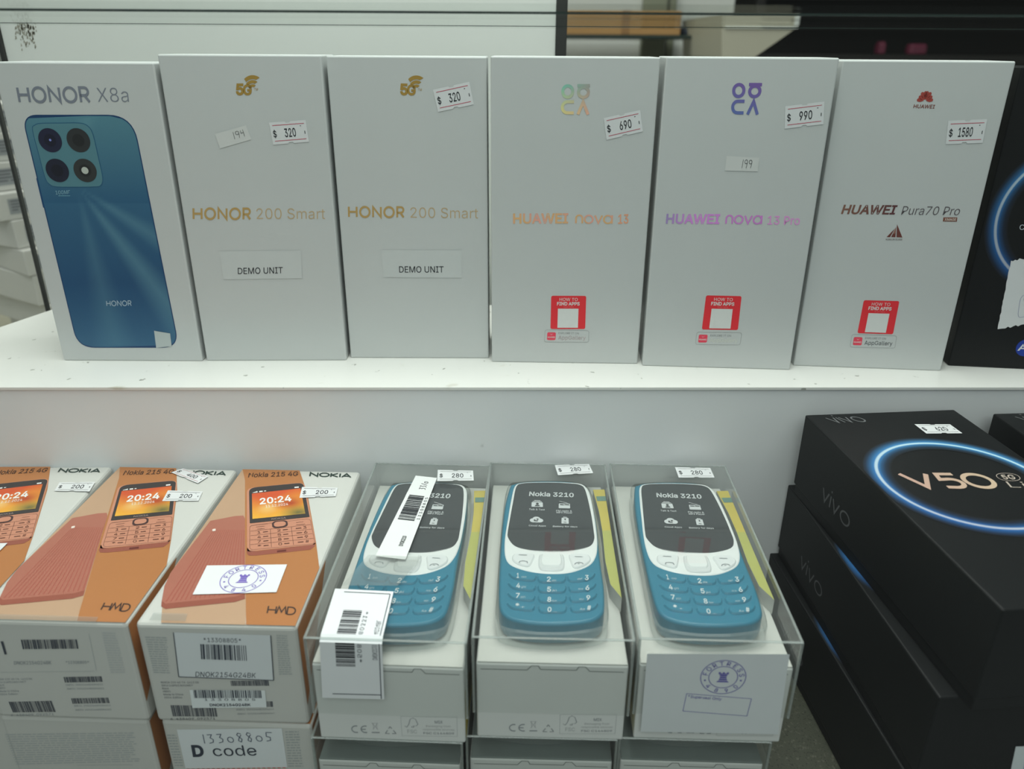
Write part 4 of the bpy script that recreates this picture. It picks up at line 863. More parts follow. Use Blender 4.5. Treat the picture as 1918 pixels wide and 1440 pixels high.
# least squares circle
import itertools
Sx = [circ3(*c) for c in itertools.combinations(A, 3)]; Sx.sort(key=lambda c: c[2]); rc = Sx[len(Sx) // 2]
print('circle', rc)
mb = MB(); glow_ring(mb, ft, rc[0], rc[1], rc[2], lim=(.0008, KW - .0008, .001, KD - .001)); mb.build('ring_print', M['blackprint'], k1)
mb = MB(); gr = (.15, .155, .16); gl = lambda x, y: mixc((.52, .33, .27), (.55, .42, .3), x)
put(mb, ft.base((1563, 792), (1627, 789.5), (1545, 783)), logo('vivo', .14, .28, 1.15), gr)
put(mb, ft.base((1706, 912.5), (1878, 913.5), (1680, 887.5)), logo('V50', .2, .2, 1.15), gl)
q = ft.base((1893, 913), (1970, 915), (1883, 902)); text(mb, q, 'Lite', (.5, .42, .36), -.01)
q = ft.base((1873, 900), (1915, 900), (1862, 887)); outline(mb, q, rr_pts(.45, .5, 6, 0, 1, -.05, 1.05), .0003, (.5, .42, .36)); text(mb, q.sub(.22, .78, .18, .8), '5G', (.5, .42, .36), .02)
mb.build('lettering', M['blackprint'], k1)
fs_ = Face(mt, (0, KD, 0), (0, -1, 0), (0, 0, 1))
mb = MB(); q = Quad(fs_, [(.034, .0235), (.066, .0235), (.066, .0165), (.034, .0165)])
put(mb, q, logo('vivo', .14, .28, 1.15), (.1, .103, .107)); mb.build('side_lettering', M['blackprint'], k1)
k_plain = None
m2, y2 = lying((1476, 907), (1792, 1352), KZ - KH); print('yaw2', math.degrees(y2))
k2 = copy_tree(k1, m2, klabs[1])
m3, y3 = lying((1442, 1035), (1690, 1440), KZ - 2 * KH); print('yaw3', math.degrees(y3))
k3 = copy_tree(k1, m3, klabs[2])
ff2 = Face(m2, (0, 0, 0), (1, 0, 0), (0, 0, 1))
mb = MB(); q = ff2.quad((1902, 1397), (1990, 1395), (1985, 1470), (1886, 1472)); q_rect(mb, q, 0, 1, 0, 1, ink(190, 196, 198), N2)
text(mb, q.sub(.25, .8, .3, .6), 'D code', ink(60, 62, 140), .02, N3); mb.build('paper_label', M['print'], k2)
price_sticker(ft, (1712.5, 795), (1779, 795), (1802.5, 812), (1735, 812.5), '620', k1, lines=(.3, .3, .3), s0=.42, s1=.74)
c4 = onz(1860, 774, KZ)
o4 = c4 - Vector((-math.sin(R(4)), math.cos(R(4)), 0)) * KD
kl2 = ['black box lying on top of the stack at the far right edge', 'black box lying in the middle of the stack at the far right edge', 'black box lying lowest in the stack at the far right edge']
for i in range(3): copy_tree(k1, frame(o4.x + .0, o4.y, KZ - KH * (i + 1), R(4)), kl2[i], skip=('price_sticker',))

# ------------------------------------------------------------------ orange and white boxes
OW, OD, OH = .0734, .1394, .0593
OZ = ZC - .2384
def obox(x, y, a):
    yw = R(a); d = Vector((-math.sin(yw), math.cos(yw), 0)); o = Vector((x, y, OZ)) - d * OD
    return frame(o.x, o.y, OZ - OH, yw)
om3 = obox(-.1656, .4161, -1.446); om2 = obox(-.2417, .4180, -1.758)
og = 'orange and white boxes of keypad phones'
o3 = thing('phone_box', 'orange and white box with a round violet stamp on a paper on top', 'box', om3, og)
mb = MB(); add_box(mb, 0, OW, 0, OD, 0, OH, r=.0022, seg=3); body3 = mb.build('carton', M['cream_carton'], o3)
ot = Face(om3, (0, 0, OH), (1, 0, 0), (0, 1, 0)); of = Face(om3, (0, 0, 0), (1, 0, 0), (0, 0, 1)); os_ = Face(om3, (OW, 0, 0), (0, 1, 0), (0, 0, 1))
def clampO(p): return (min(max(p[0], .0007), OW - .0007), min(max(p[1], .0007), OD - .0007))
def opoly(mb, pts, col, n=N1):
    mb.poly([ot.p(*clampO(ot.px(*p)), n) for p in pts], col)
ORG = ink(182, 120, 72, 232); BEI = ink(186, 152, 124, 225); PNK = ink(176, 110, 92, 234); PNK2 = ink(150, 84, 68, 228); SAL = ink(200, 138, 112, 230)
mb = MB()
opoly(mb, [(455, 876), (470, 877), (459, 1172), (298, 1172), (304, 1135), (312, 1075), (380, 985)], BEI)
opoly(mb, [(455, 874), (565, 874), (576, 925), (592, 1015), (603, 1064), (590, 1100), (560, 1172), (459, 1172), (459, 1000)], lambda: 0) if 0 else opoly(mb, [(452, 874), (565, 874), (576, 925), (592, 1015), (603, 1064), (590, 1100), (560, 1174), (459, 1174), (459, 1000), (459, 900)], ORG, N1 + .00005)
mb.poly([os_.p(0.0012, .012, N1), os_.p(.052, OH - .0016, N1), os_.p(.0012, OH - .0016, N1)], ORG)
# back view of the printed phone
opoly(mb, [(394, 976), (440, 967), (456, 966), (459, 972), (459, 1112), (440, 1118), (310, 1131), (303, 1126), (308, 1098), (318, 1072)], PNK, N2)
opoly(mb, [(303, 1126), (310, 1131), (440, 1118), (459, 1112), (459, 1122), (440, 1128), (310, 1141), (302, 1136)], PNK2, N2)
for i in range(34):
    s = i / 33; a = (400 + 58 * s, 985 + (i % 2) * .0); b = (310 + 149 * s, 1128 - 16 * s)
    if i % 2 == 0:
        opoly(mb, [(a[0], a[1] + 8), (a[0] + 1.0, a[1] + 8), (b[0] + 2, b[1]), (b[0], b[1])], ink(172, 92, 78, 235), N2 + .00006)
opoly(mb, [(398, 992), (404, 991), (404, 995), (398, 996)], ink(230, 215, 205, 225), N3)
mb.build('printed_artwork', M['print'], o3)
# front view of the printed phone
mb = MB()
mb.poly([ot.p(*p, N2) for p in rounded([ot.px(*p) for p in ((462.5, 914.5), (570, 903.5), (592, 1020), (463, 1034))], (.005, .005, .0015, .0015), 5)], SAL)
opoly(mb, [(463, 1026), (468, 1032), (480, 1033), (585, 1021), (591, 1016), (590, 1023), (582, 1030), (480, 1041), (466, 1041), (462, 1036)], PNK2, N2)
mb.poly([ot.p(*p, N3) for p in rounded([ot.px(*p) for p in ((466.5, 914.5), (568, 904.8), (580, 969), (468, 981))], (.005, .004, .0004, .0004), 5)], ink(48, 44, 44))
opoly(mb, [(519, 1032), (536, 1030), (536, 1033), (519, 1035)], ink(90, 40, 34), N3)
qs = ot.quad((472, 925.5), (563, 915.5), (572, 963), (473, 973))
NS = 14
def wall(x, y):
    c = mixc(ink(236, 178, 60, 225), ink(205, 84, 44, 225), y * 1.1 + .15 * math.sin(x * 5))
    c = mixc(c, ink(240, 205, 130, 225), max(0, 1 - math.hypot(x - .3, y - .35) / .25) * .7)
    c = mixc(c, ink(168, 48, 34, 225), max(0, 1 - math.hypot((x - .75) / 1.3, y - .45) / .28))
    return mixc(c, ink(84, 92, 58, 225), max(0, 1 - math.hypot((x - .88) / 1.4, y - .08) / .3))
for i in range(NS):
    for j in range(NS):
        pts = [((i + a) / NS, (j + b) / NS) for a, b in ((0, 0), (1, 0), (1, 1), (0, 1))]
        q_poly(mb, qs, pts, wall, N3 + .00005)
W9 = (.86, .86, .84)
text(mb, qs.sub(.15, .78, .53, .76), '20:24', W9, .03, N3 + .0001)
text(mb, qs.sub(.26, .7, .38, .47), '11.12.2024', W9, 0, N3 + .0001)
for k in range(4): q_rect(mb, qs, .02 + k * .025, .04 + k * .025, 1.02, 1.04 + k * .012, W9, N3 + .0001)
q_rect(mb, qs, .15, .22, 1.02, 1.07, W9, N3 + .0001); q_rect(mb, qs, .25, .29, 1.03, 1.06, W9, N3 + .0001); q_rect(mb, qs, .88, .97, 1.03, 1.08, W9, N3 + .0001)
text(mb, ot.base((509, 975), (536, 972.5), (509, 972)), 'NOKIA', ink(140, 120, 112), .01, N3 + .0001)
for k, (x, y) in enumerate(((524.5, 983.5),)):
    q = ot.quad((509, 977.5), (538, 974.5), (540, 987), (510.5, 991)); D9 = ink(60, 40, 40)
    q_poly(mb, q, rr_pts(.3, .35), D9, N3); q_poly(mb, q, rr_pts(.25, .3, 5, .12, .88, .15, .85), SAL, N3 + .00006)
qk = ot.quad((468, 985), (581, 972), (590, 1018), (468, 1030)); DK = ink(80, 46, 38)
for x in (.33, .67): line(mb, qk, (x, .02), (x, .74), .00018, DK, N3)
for y in (.19, .38, .56, .75): line(mb, qk, (.01, y), (.99, y), .00018, DK, N3)
line(mb, qk, (.02, .98), (.3, .98), .00012, DK, N3)
outline(mb, qk, rr_pts(.06, .1, 4, .0, 1, -.02, 1.0), .00015, DK, N3)
for r_, rowt in enumerate(('123', '456', '789', '*0#')):
    for c_, ch in enumerate(rowt):
        x = (.12, .44, .86)[c_]; y = (.61, .42, .235, .05)[r_]
        text(mb, qk.sub(x, x + .055, y, y + .1), ch, DK, .0, N3)
        q_rect(mb, qk, x + (.09 if c_ < 2 else -.12), x + (.17 if c_ < 2 else -.03), y + .03, y + .06, DK, N3)
line(mb, qk, (.1, .9), (.24, .9), .00025, DK, N3); line(mb, qk, (.76, .9), (.88, .9), .00025, DK, N3)
line(mb, qk, (.12, .8), (.24, .8), .0003, DK, N3); line(mb, qk, (.75, .8), (.9, .8), .0003, DK, N3)
mb.build('printed_phone', M['print'], o3)
mb = MB()
text(mb, ot.base((464.5, 894.5), (558, 891.5), (466.5, 886.5)), 'Nokia 215 4G', ink(66, 40, 26), .02, N2)
put(mb, ot.base((579, 892), (658, 894.5), (580.5, 885.5)), logo('NOKIA', .25, .34, 1.5), ink(26, 46, 40), N2)
put(mb, ot.base((499, 1149), (553.5, 1152), (502, 1135.5)), logo('HMD', .17, .1, 1.15, .0), ink(52, 38, 34), N2)
mb.build('lettering', M['print'], o3)
body_children = list(o3.children)
o2 = copy_tree(o3, om2, 'orange and white box with a $200 sticker and a tilted $400 sticker', og)
mo1 = obox(-.3195, .4170, 1.2)
o1 = copy_tree(o3, mo1, 'orange and white box cut off by the left edge, one $200 sticker', og)
# unique papers on top of each
DKL = (.12, .1, .1)
price_sticker(ot, (566, 913.5), (633, 915), (629, 931), (561, 934), '200', o3, lines=DKL, s0=.42, s1=.76, up=.0004)
q = ot.quad((388, 1061), (538, 1059), (518, 1111), (361, 1115.5)); mb = MB()
q_rect(mb, q, 0, 1, 0, 1, (.84, .85, .86), .0007)
castle_stamp(mb, q, .53, .5, .0108, '4840', ink(104, 84, 168), .0008)
mb.build('stamped_paper', M['print'], o3)
ot2 = Face(om2, (0, 0, OH), (1, 0, 0), (0, 1, 0))
price_sticker(ot2, (315, 920), (380, 922), (372, 939.5), (304, 940), '200', o2, lines=DKL, s0=.42, s1=.76, up=.0004)
price_sticker(ot2, (343, 879), (391, 894), (371, 907), (321, 886.5), '400', o2, lines=(.5, .1, .1), s0=.42, s1=.76, up=.0005)
ot1 = Face(mo1, (0, 0, OH), (1, 0, 0), (0, 1, 0))
price_sticker(ot1, (112, 905), (179, 904), (168, 922), (102, 921), '200', o1, lines=DKL, s0=.42, s1=.76, up=.0004)
def ex(mb, q, n): pass
label_patch(ot1, ((-60, 1022), (15, 1019), (0, 1034), (-70, 1040)), o1, 'paper_label', PAPER, .0007)

def FX(ox, oy, s):
    return lambda x, y: (ox + x / s, oy + y / s)
# front labels of the stamped box
mb = MB(); Z = FX(250, 1140, 4.8); GT = ink(150, 155, 155); INK = ink(48, 54, 66)
smalltext(mb, of.quad(Z(105, 250), Z(300, 255), Z(340, 590), Z(185, 585)), 16, GT, N1, 3, word=.2)
smalltext(mb, of.quad(Z(1285, 235), Z(1385, 240), Z(1430, 600), Z(1310, 600)), 18, GT, N1, 4, word=.25)
for k, s in enumerate(('NOKIA 215 4G TA-1613 DS', 'SKU:16PD2A01N07', 'Black', 'HMD01', 'Made in China', '2024 Edition')):
    text(mb, of.base(Z(248 + k * 6, 668 + k * 27), Z(248 + k * 6 + (340, 280, 60, 70, 175, 160)[k], 668 + k * 27), Z(246 + k * 6, 652 + k * 27)), s, ink(90, 94, 100), 0)
barcode(mb, of.quad(Z(872, 645), Z(1218, 642), Z(1226, 690), Z(880, 692)), 40, INK, N1, seed=4)
barcode(mb, of.quad(Z(1190, 830), Z(1255, 830), Z(1260, 880), Z(1198, 880)), 8, INK, N1, seed=5)
barcode(mb, of.quad(Z(332, 865), Z(742, 870), Z(760, 968), Z(355, 965)), 40, INK, N1, seed=6)
text(mb, of.base(Z(335, 998), Z(735, 993), Z(334, 980)), '6  438409  092571', INK, 0)
text(mb, of.base(Z(925, 912), Z(1262, 908), Z(924, 898)), 'IMEI1: 355324480584039', ink(125, 130, 134), 0)
text(mb, of.base(Z(935, 950), Z(1268, 944), Z(934, 936)), 'IMEI2: 355324480584047', ink(125, 130, 134), 0)
mb.build('front_print', M['print'], o3)
mb = MB(); q = of.quad(Z(362, 208), Z(1235, 235), Z(1262, 638), Z(410, 606)); q_rect(mb, q, 0, 1, 0, 1, ink(196, 200, 202), N2)
for a, b in (((0, 0), (0, 1)), ((1, 0), (1, 1)), ((0, 0), (1, 0))): line(mb, q, a, b, .0004, INK, N3)
text(mb, of.base(Z(635, 292), Z(970, 300), Z(632, 255)), '*13308805*', INK, -.004, N3)
barcode(mb, of.quad(Z(603, 312), Z(1018, 325), Z(1028, 462), Z(612, 447)), 24, INK, N3, seed=7)
text(mb, of.base(Z(560, 604), Z(1100, 615), Z(562, 560)), 'DNOK2154G24BK', INK, -.004, N3)
mb.build('barcode_label', M['print'], o3)
mb = MB(); q = of.quad(Z(507, 723), Z(1185, 728), Z(1200, 880), Z(533, 886)); q_rect(mb, q, 0, 1, 0, 1, ink(205, 210, 215), N3)
barcode(mb, q.sub(.05, .96, .56, 1), 46, INK, N3 + .0001, seed=8)
text(mb, q.sub(.18, .86, .41, .53), '1 3 3 0 8 8 0 5', INK, 0, N3 + .0001); text(mb, q.sub(.24, .79, .1, .24), 'DNOK2154G24BK', INK, .03, N3 + .0001)
mb.build('barcode_label', M['print'], o3)
mb = MB(); q = ot.quad((288, 1150), (352, 1152), (348, 1166), (280, 1164)); q_rect(mb, q, 0, 1, 0, 1, (.8, .8, .8), .0009)
mb.build('clear_tape', M['tape'], o3)
# front labels of the middle box
of2 = Face(om2, (0, 0, 0), (1, 0, 0), (0, 0, 1)); Z = FX(0, 1140, 4.8); mb = MB()
G2 = ink(130, 135, 140)
barcode(mb, of2.quad(Z(190, 275), Z(700, 272), Z(716, 355), Z(208, 360)), 36, INK, N2, seed=9)
q = of2.quad(Z(8, 290), Z(30, 290), Z(64, 405), Z(44, 408)); q_rect(mb, q, 0, 1, 0, 1, INK, N2)
text(mb, of2.base(Z(130, 498), Z(465, 495), Z(126, 468)), 'DNOK2154G24BK', G2, 0, N2)
text(mb, of2.base(Z(595, 492), Z(802, 490), Z(592, 466)), '*13308805*', G2, 0, N2)
barcode(mb, of2.quad(Z(570, 612), Z(915, 605), Z(926, 655), Z(585, 662)), 40, INK, N1, seed=10)
barcode(mb, of2.quad(Z(640, 803), Z(975, 797), Z(990, 846), Z(655, 852)), 40, INK, N1, seed=11)
barcode(mb, of2.quad(Z(78, 835), Z(470, 825), Z(508, 925), Z(118, 930)), 40, INK, N1, seed=12)
text(mb, of2.base(Z(100, 965), Z(485, 955), Z(98, 945)), '6  438409  092571', G2, 0)
for (x0_, y0_, x1_, s) in ((590, 690, 925, 'IMEI1: 355324480584013'), (603, 725, 938, 'IMEI2: 355324480584021'), (665, 878, 995, 'IMEI1: 355324480584013'), (678, 915, 1003, 'IMEI2: 355324480584021')):
    text(mb, of2.base(Z(x0_, y0_), Z(x1_, y0_ - 5), Z(x0_ - 1, y0_ - 14)), s, G2, 0)
for k, (s, xe) in enumerate((('NOKIA 215 4G TA-1613 DS', 290), ('SKU:16PD2A01N07', 235), ('Black', 40), ('HMD01', 50), ('Made in China', 170), ('2024 Edition', 160))):
    text(mb, of2.base(Z(-40 + 8 * k, 640 + k * 27), Z(xe, 636 + k * 27), Z(-42 + 8 * k, 624 + k * 27)), s, G2, 0)
smalltext(mb, of2.quad(Z(915, 210), Z(1045, 215), Z(1135, 585), Z(1000, 585)), 17, ink(165, 168, 168), N1, 5, word=.25)
line(mb, of2.quad(Z(0, 570), Z(850, 560), Z(800, 225), Z(0, 230)), (0, 1), (1, 1), .0002, ink(160, 165, 165), N1)
line(mb, of2.quad(Z(0, 230), Z(800, 225), Z(868, 552), Z(0, 570)), (1, 0), (1, 1), .0002, ink(160, 165, 165), N1)
mb.build('front_print', M['print'], o2)
mb = MB(); q = ot2.quad((-30, 1152), (185, 1158), (180, 1168), (-30, 1166)); q_rect(mb, q, 0, 1, 0, 1, (.8, .8, .8), .0009); mb.build('clear_tape', M['tape'], o2)

# the boxes underneath
DN = Matrix.Translation((0, 0, -OH))
skip = ('price_sticker', 'paper_label', 'stamped_paper', 'front_print', 'barcode_label', 'clear_tape')
u3 = copy_tree(o3, DN @ om3 @ Matrix.Translation((.0008, .001, 0)) @ Matrix.Rotation(R(-.6), 4, 'Z'), 'white carton labelled D code, under the box with the violet stamp', og, skip)
u2 = copy_tree(o3, DN @ om2 @ Matrix.Translation((-.0015, .001, 0)), 'white carton with a block of small print, under the box with two price stickers', og, skip)
u1 = copy_tree(o3, DN @ mo1 @ Matrix.Translation((.0005, .002, 0)), 'white carton in the bottom left corner, mostly outside the photo', og, skip)
fu = Face(MW[u3.name], (0, 0, 0), (1, 0, 0), (0, 0, 1)); Z = FX(250, 1140, 4.8)
mb = MB(); q = fu.quad(Z(392, 1082), Z(1335, 1070), Z(1385, 1420), Z(470, 1432)); q_rect(mb, q, 0, 1, 0, 1, ink(202, 206, 208), N2)
put(mb, fu.base(Z(640, 1205), Z(1268, 1180), Z(612, 1125)), logo('133z88zs', .07, .32), ink(70, 78, 98), N3)
text(mb, fu.base(Z(537, 1320), Z(640, 1318), Z(520, 1226)), 'D', INK, .05, N3)
text(mb, fu.base(Z(725, 1318), Z(1115, 1312), Z(702, 1226)), 'code', INK, .0, N3)
mb.build('paper_label', M['print'], u3)
mb = MB(); smalltext(mb, fu.quad(Z(300, 1130), Z(385, 1130), Z(460, 1425), Z(380, 1425)), 12, GT, N1, 6, word=.3)
smalltext(mb, fu.quad(Z(1365, 1100), Z(1490, 1098), Z(1530, 1430), Z(1395, 1430)), 14, GT, N1, 7, word=.3)
for i in range(20): q_rect(mb, fu.quad(Z(480, 1434), Z(1385, 1422), Z(1388, 1428), Z(482, 1440)), i / 20, i / 20 + .03, 0, 1, ink(190, 90, 70), N2)
mb.build('front_print', M['print'], u3)
fu = Face(MW[u2.name], (0, 0, 0), (1, 0, 0), (0, 0, 1)); Z = FX(0, 1140, 4.8); mb = MB()
smalltext(mb, fu.quad(Z(45, 1125), Z(1235, 1110), Z(1295, 1380), Z(150, 1410)), 14, ink(160, 164, 164), N1, 8, word=.05)
line(mb, fu.quad(Z(700, 1405), Z(1190, 1400), Z(1200, 1500), Z(720, 1500)), (0, 1), (1, 1), .0002, GT, N1)
mb.build('front_print', M['print'], u2)

# ------------------------------------------------------------------ clear-lidded boxes, each with a blue keypad phone
CW, CD, CH = .0703, .1549, .0604
CB = .0452                                     # carton height inside the lid
CLR = ('keypad phone boxes with clear lids')
def cbox(x, y, a, top=ZC - .236):
    yw = R(a); d = Vector((-math.sin(yw), math.cos(yw), 0)); o = Vector((x, y, top)) - d * CD
    return frame(o.x, o.y, top - CH, yw)
cm1 = cbox(-.0836, .4205, -2.214); cm2 = cbox(-.0128, .4217, -1.349); cm3 = cbox(.0612, .4214, -1.707)
c2 = thing('phone_package', 'clear-lidded phone box with one $280 sticker, middle of the three on top', 'box', cm2, CLR)
ct = Face(cm2, (0, 0, CH), (1, 0, 0), (0, 1, 0)); cf = Face(cm2, (0, .0012, 0), (1, 0, 0), (0, 0, 1)); ctr = Face(cm2, (0, 0, CB), (1, 0, 0), (0, 1, 0))
e = .0012
mb = MB(); add_box(mb, e, CW - e, e, CD - e, 0, CB - .0008, r=.0008); mb.build('carton', M['grey_carton'], c2)
mb = MB(); add_box(mb, e + .0004, CW - e - .0004, e + .0004, CD - e - .0004, CB - .001, CB, r=.0003)
mb.build('tray', M['cream_carton'], c2)
# yellow wedge printed on the tray and the right side of the carton
mb = MB(); YL = ink(196, 178, 84, 225); YG = ink(176, 176, 96, 225)
def tray_c(p): return (min(max(p[0], .0022), CW - .0022), min(max(p[1], .0022), CD - .0022))
Z = FX(890, 850, 3.89)
LZ = .0535
lf = Face(cm2, (0, 0, LZ), (1, 0, 0), (0, 1, 0))
def lpt(p):
    a, b = lf.px(*Z(*p)); return (min(a, CW - .0012), min(b, CD - .002))
ledge = [lpt(p) for p in ((858, 262), (1045, 262), (1092, 1015), (1072, 1052), (985, 950), (948, 780), (926, 560), (902, 420))]
ml = MB(); slab(ml, ledge, [(0, CB - .0003), (0, LZ)], (.7, .7, .66)); ml.build('side_card', M['cream_carton'], c2)
mb.poly([lf.p(*lpt(p), N1) for p in ((858, 262), (1045, 262), (1062, 560), (926, 560), (902, 420))], YL)
mb.poly([lf.p(*lpt(p), N1) for p in ((926, 560), (1062, 560), (1092, 1015), (1072, 1052), (985, 950), (948, 780))], YG)
mb.poly([lf.p(*lpt(p), N2) for p in ((880, 312), (1046, 312), (1050, 346), (890, 346))], ink(90, 120, 110))
sd = Face(cm2, (CW - e, 0, 0), (0, 1, 0), (0, 0, 1))
mb.poly([sd.p(*p, N1) for p in ((.0025, .001), (.05, .001), (.012, .03), (.0025, .03))], YL)
mb.build('yellow_print', M['print'], c2)
# lid walls
mb = MB(); zl = CH - .044
th = .0005
for x0_, x1_, y0_, y1_, za, zb in ((0, CW, 0, CD, CH - th, CH), (0, CW, 0, th, zl, CH - th), (0, CW, CD - th, CD, zl, CH - th), (0, th, th, CD - th, zl, CH - th), (CW - th, CW, th, CD - th, zl, CH - th)):
    mb.poly([(x0_, y0_, zb), (x1_, y0_, zb), (x1_, y1_, zb), (x0_, y1_, zb)]) if zb == CH else None
mb.poly([(0, 0, zl), (CW, 0, zl), (CW, 0, CH), (0, 0, CH)]); mb.poly([(CW, CD, zl), (0, CD, zl), (0, CD, CH), (CW, CD, CH)])
mb.poly([(0, CD, zl), (0, 0, zl), (0, 0, CH), (0, CD, CH)]); mb.poly([(CW, 0, zl), (CW, CD, zl), (CW, CD, CH), (CW, 0, CH)])
lid = mb.build('clear_lid', M['lid'], c2)
mb = MB(); b = .0006
for x0_, x1_, y0_, y1_, z0_, z1_ in ((-b / 2, CW + b / 2, -b, b, CH - b, CH + b * .5), (-b / 2, CW + b / 2, CD - b, CD, CH - b, CH + b * .5), (-b, b, 0, CD, CH - b, CH + b * .5), (CW - b, CW + b, 0, CD, CH - b, CH + b * .5),
        (-b, b, -b, b, zl, CH), (CW - b, CW + b, -b, b, zl, CH)):
    add_box(mb, x0_, x1_, y0_, y1_, z0_, z1_, r=.0003, seg=1)
mb.build('rim', M['lidedge'], lid)
# front print of the carton
mb = MB(); Z = FX(870, 1160, 5.14); G3 = ink(128, 132, 136)
def zq(x0_, y0_, x1_, y1_): return cf.quad(Z(x0_, y0_), Z(x1_, y0_), Z(x1_, y1_), Z(x0_, y1_))
for cx_, e_ in ((458, 0), (548, 1)):
    q = zq(cx_ - 35, 1003, cx_ + 35, 1078)
    a, b_ = stroke(arc(.75, .5, .6, .42, 70, 290, 14), .13); put(mb, q, (a, b_), G3, N1)
    if e_: a, b_ = stroke([(.2, .5), (.8, .5)], .12); put(mb, q, (a, b_), G3, N1)
q = zq(625, 975, 700, 1080); 
for a_, b_ in (((.15, .95), (.85, .35)), ((.85, .95), (.15, .35)), ((.1, .95), (.9, .95)), ((.25, .9), (.3, .4)), ((.75, .9), (.7, .4))): line(mb, q, a_, b_, .0002, ink(160, 162, 164), N1)
q_rect(mb, q, 0, 1, .05, .14, G3, N1)
q = zq(752, 1008, 862, 1085)
for tri in (((.36, .7), (.5, .95), (.64, .7)), ((.75, .5), (.97, .1), (.62, .08)), ((.25, .5), (.03, .1), (.4, .08))):
    for a_, b_ in zip(tri, tri[1:]): line(mb, q, a_, b_, .0004, G3, N1)
q = zq(915, 912, 1465, 1098); outline(mb, q, [(0, 0), (.97, 0), (1, 1), (.01, 1)], .00016, ink(160, 164, 164), N1)
a, b_ = stroke([(.06, .52), (.1, .45), (.14, .6), (.17, .85), (.22, .93), (.27, .85), (.3, .6), (.27, .52), (.22, .52), (.22, .44), (.19, .44), (.19, .5)], .012); put(mb, q, (a, b_), G3, N1)
text(mb, q.sub(.1, .27, .14, .32), 'FSC', ink(165, 168, 168), .01)
text(mb, q.sub(.6, .74, .66, .8), 'MIX', G3, .01); text(mb, q.sub(.44, .87, .47, .57), 'Packaging from', ink(160, 162, 162)); text(mb, q.sub(.38, .93, .3, .4), 'responsible sources', ink(160, 162, 162)); text(mb, q.sub(.38, .92, .1, .2), 'FSC C144809', G3, .01)
mb.build('front_print', M['print'], c2)
mb = MB()
vs = [(x, y) for x, y in ((.0032, CB - .004), (.024, CB - .004), (.026, CB - .0015), (.029, CB - .0015), (.03, CB - .0035), (.046, CB - .0035), (.047, CB - .0015), (.05, CB - .0015), (.052, CB - .004), (CW - .0032, CB - .004))]
a, b_ = stroke(vs, .00035)
for g in b_: mb.poly([cf.p(a[i][0], a[i][1], N1) for i in g], ink(95, 100, 98))
mb.build('tuck_slot', M['print'], c2)
# blister around the phone is built with the phone outline
PZ = CB + .0003                               # phone base
PT = CH - .0024                               # phone top face
pf = Face(cm2, (0, 0, PT), (1, 0, 0), (0, 1, 0)); Z = FX(890, 850, 3.89)
def pp(pts): return [pf.px(*Z(*p)) for p in pts]
body = pp([(255, 232), (222, 350), (203, 480), (188, 640), (178, 820), (172, 980), (178, 1110), (212, 1172), (290, 1210), (420, 1232), (560, 1238), (720, 1232), (850, 1212), (920, 1170), (942, 1110), (938, 960), (915, 800), (895, 620), (880, 480), (852, 350), (825, 262), (780, 216), (680, 200), (560, 195), (420, 197), (320, 206), (278, 218)])
cxm = sum(p[0] for p in body) / len(body); cym = sum(p[1] for p in body) / len(body)
print('phone', max(p[0] for p in body) - min(p[0] for p in body), max(p[1] for p in body) - min(p[1] for p in body))
loc = lambda pts: [(x - cxm, y - cym) for x, y in pts]
mb = MB(); slab(mb, spline(pp([(235, 205), (195, 470), (168, 800), (155, 1000), (150, 1150), (200, 1225), (400, 1262), (560, 1268), (720, 1262), (930, 1225), (975, 1150), (965, 980), (940, 800), (910, 560), (885, 400), (840, 225), (760, 175), (560, 160), (330, 168)]), 4), [(0, PZ), (0, PT - .004), (.0008, PT - .003)], (.8, .8, .8), cap_bottom=False)
mb.f.pop(); mb.c.pop(); mb.m.pop()           # open topped
mb.build('blister', M['blister'], c2, smooth=True)
PGRP = 'blue keypad phones in clear-lidded boxes'
def pmat(cmx): return cmx @ Matrix.Translation((cxm, cym, PZ))
ph2 = thing('mobile_phone', 'blue keypad phone with a bare dark screen, in the middle clear-lidded box', 'phone', pmat(cm2), PGRP)
TEAL = rgb(26, 118, 146); TEALD = rgb(18, 92, 118); WHT = (.8, .82, .82); KT = rgb(30, 122, 150)
HT = PT - PZ
mb = MB(); sb = spline(loc(body), 4)
slab(mb, sb, [(.0016, 0), (.0003, .0012), (0, .003), (0, HT - .0013), (.0003, HT - .0006), (.0009, HT - .0001), (.0014, HT)], TEAL)
mb.poly([(x, y, .0042) for x, y in ((-.005, min(p[1] for p in sb) - .0001), (.005, min(p[1] for p in sb) - .0001), (.005, min(p[1] for p in sb) + .0002), (-.005, min(p[1] for p in sb) + .0002))], (.02, .05, .06))
mb.build('body', M['plastic'], ph2, smooth=False)
white = spline(loc(pp([(288, 240), (262, 340), (240, 470), (222, 580), (214, 680), (224, 765), (270, 818), (400, 860), (560, 876), (700, 865), (830, 815), (880, 745), (890, 650), (880, 540), (868, 455), (848, 350), (824, 268), (775, 222), (680, 211), (560, 207), (430, 208), (335, 214)])), 4)
mb = MB(); slab(mb, white, [(0, HT - .0008), (0, HT + .0001), (.0005, HT + .0004)], WHT); fp = mb.build('faceplate', M['plastic'], ph2)
scr = spline(loc(pp([(300, 245), (275, 360), (253, 480), (238, 570), (240, 615), (290, 676), (400, 706), (560, 716), (700, 711), (830, 680), (866, 630), (863, 565), (840, 420), (802, 270), (762, 230), (680, 219), (560, 214), (430, 215), (345, 220)])), 4)
mb = MB(); slab(mb, scr, [(0, HT), (0, HT + .0005), (.0003, HT + .0006)], (.1, .1, .1)); so = mb.build('screen', M['screen'], ph2)
pfl = Face(pmat(cm2), (0, 0, HT + .0007), (1, 0, 0), (0, 1, 0)); SW = (.62, .64, .66); mb = MB()
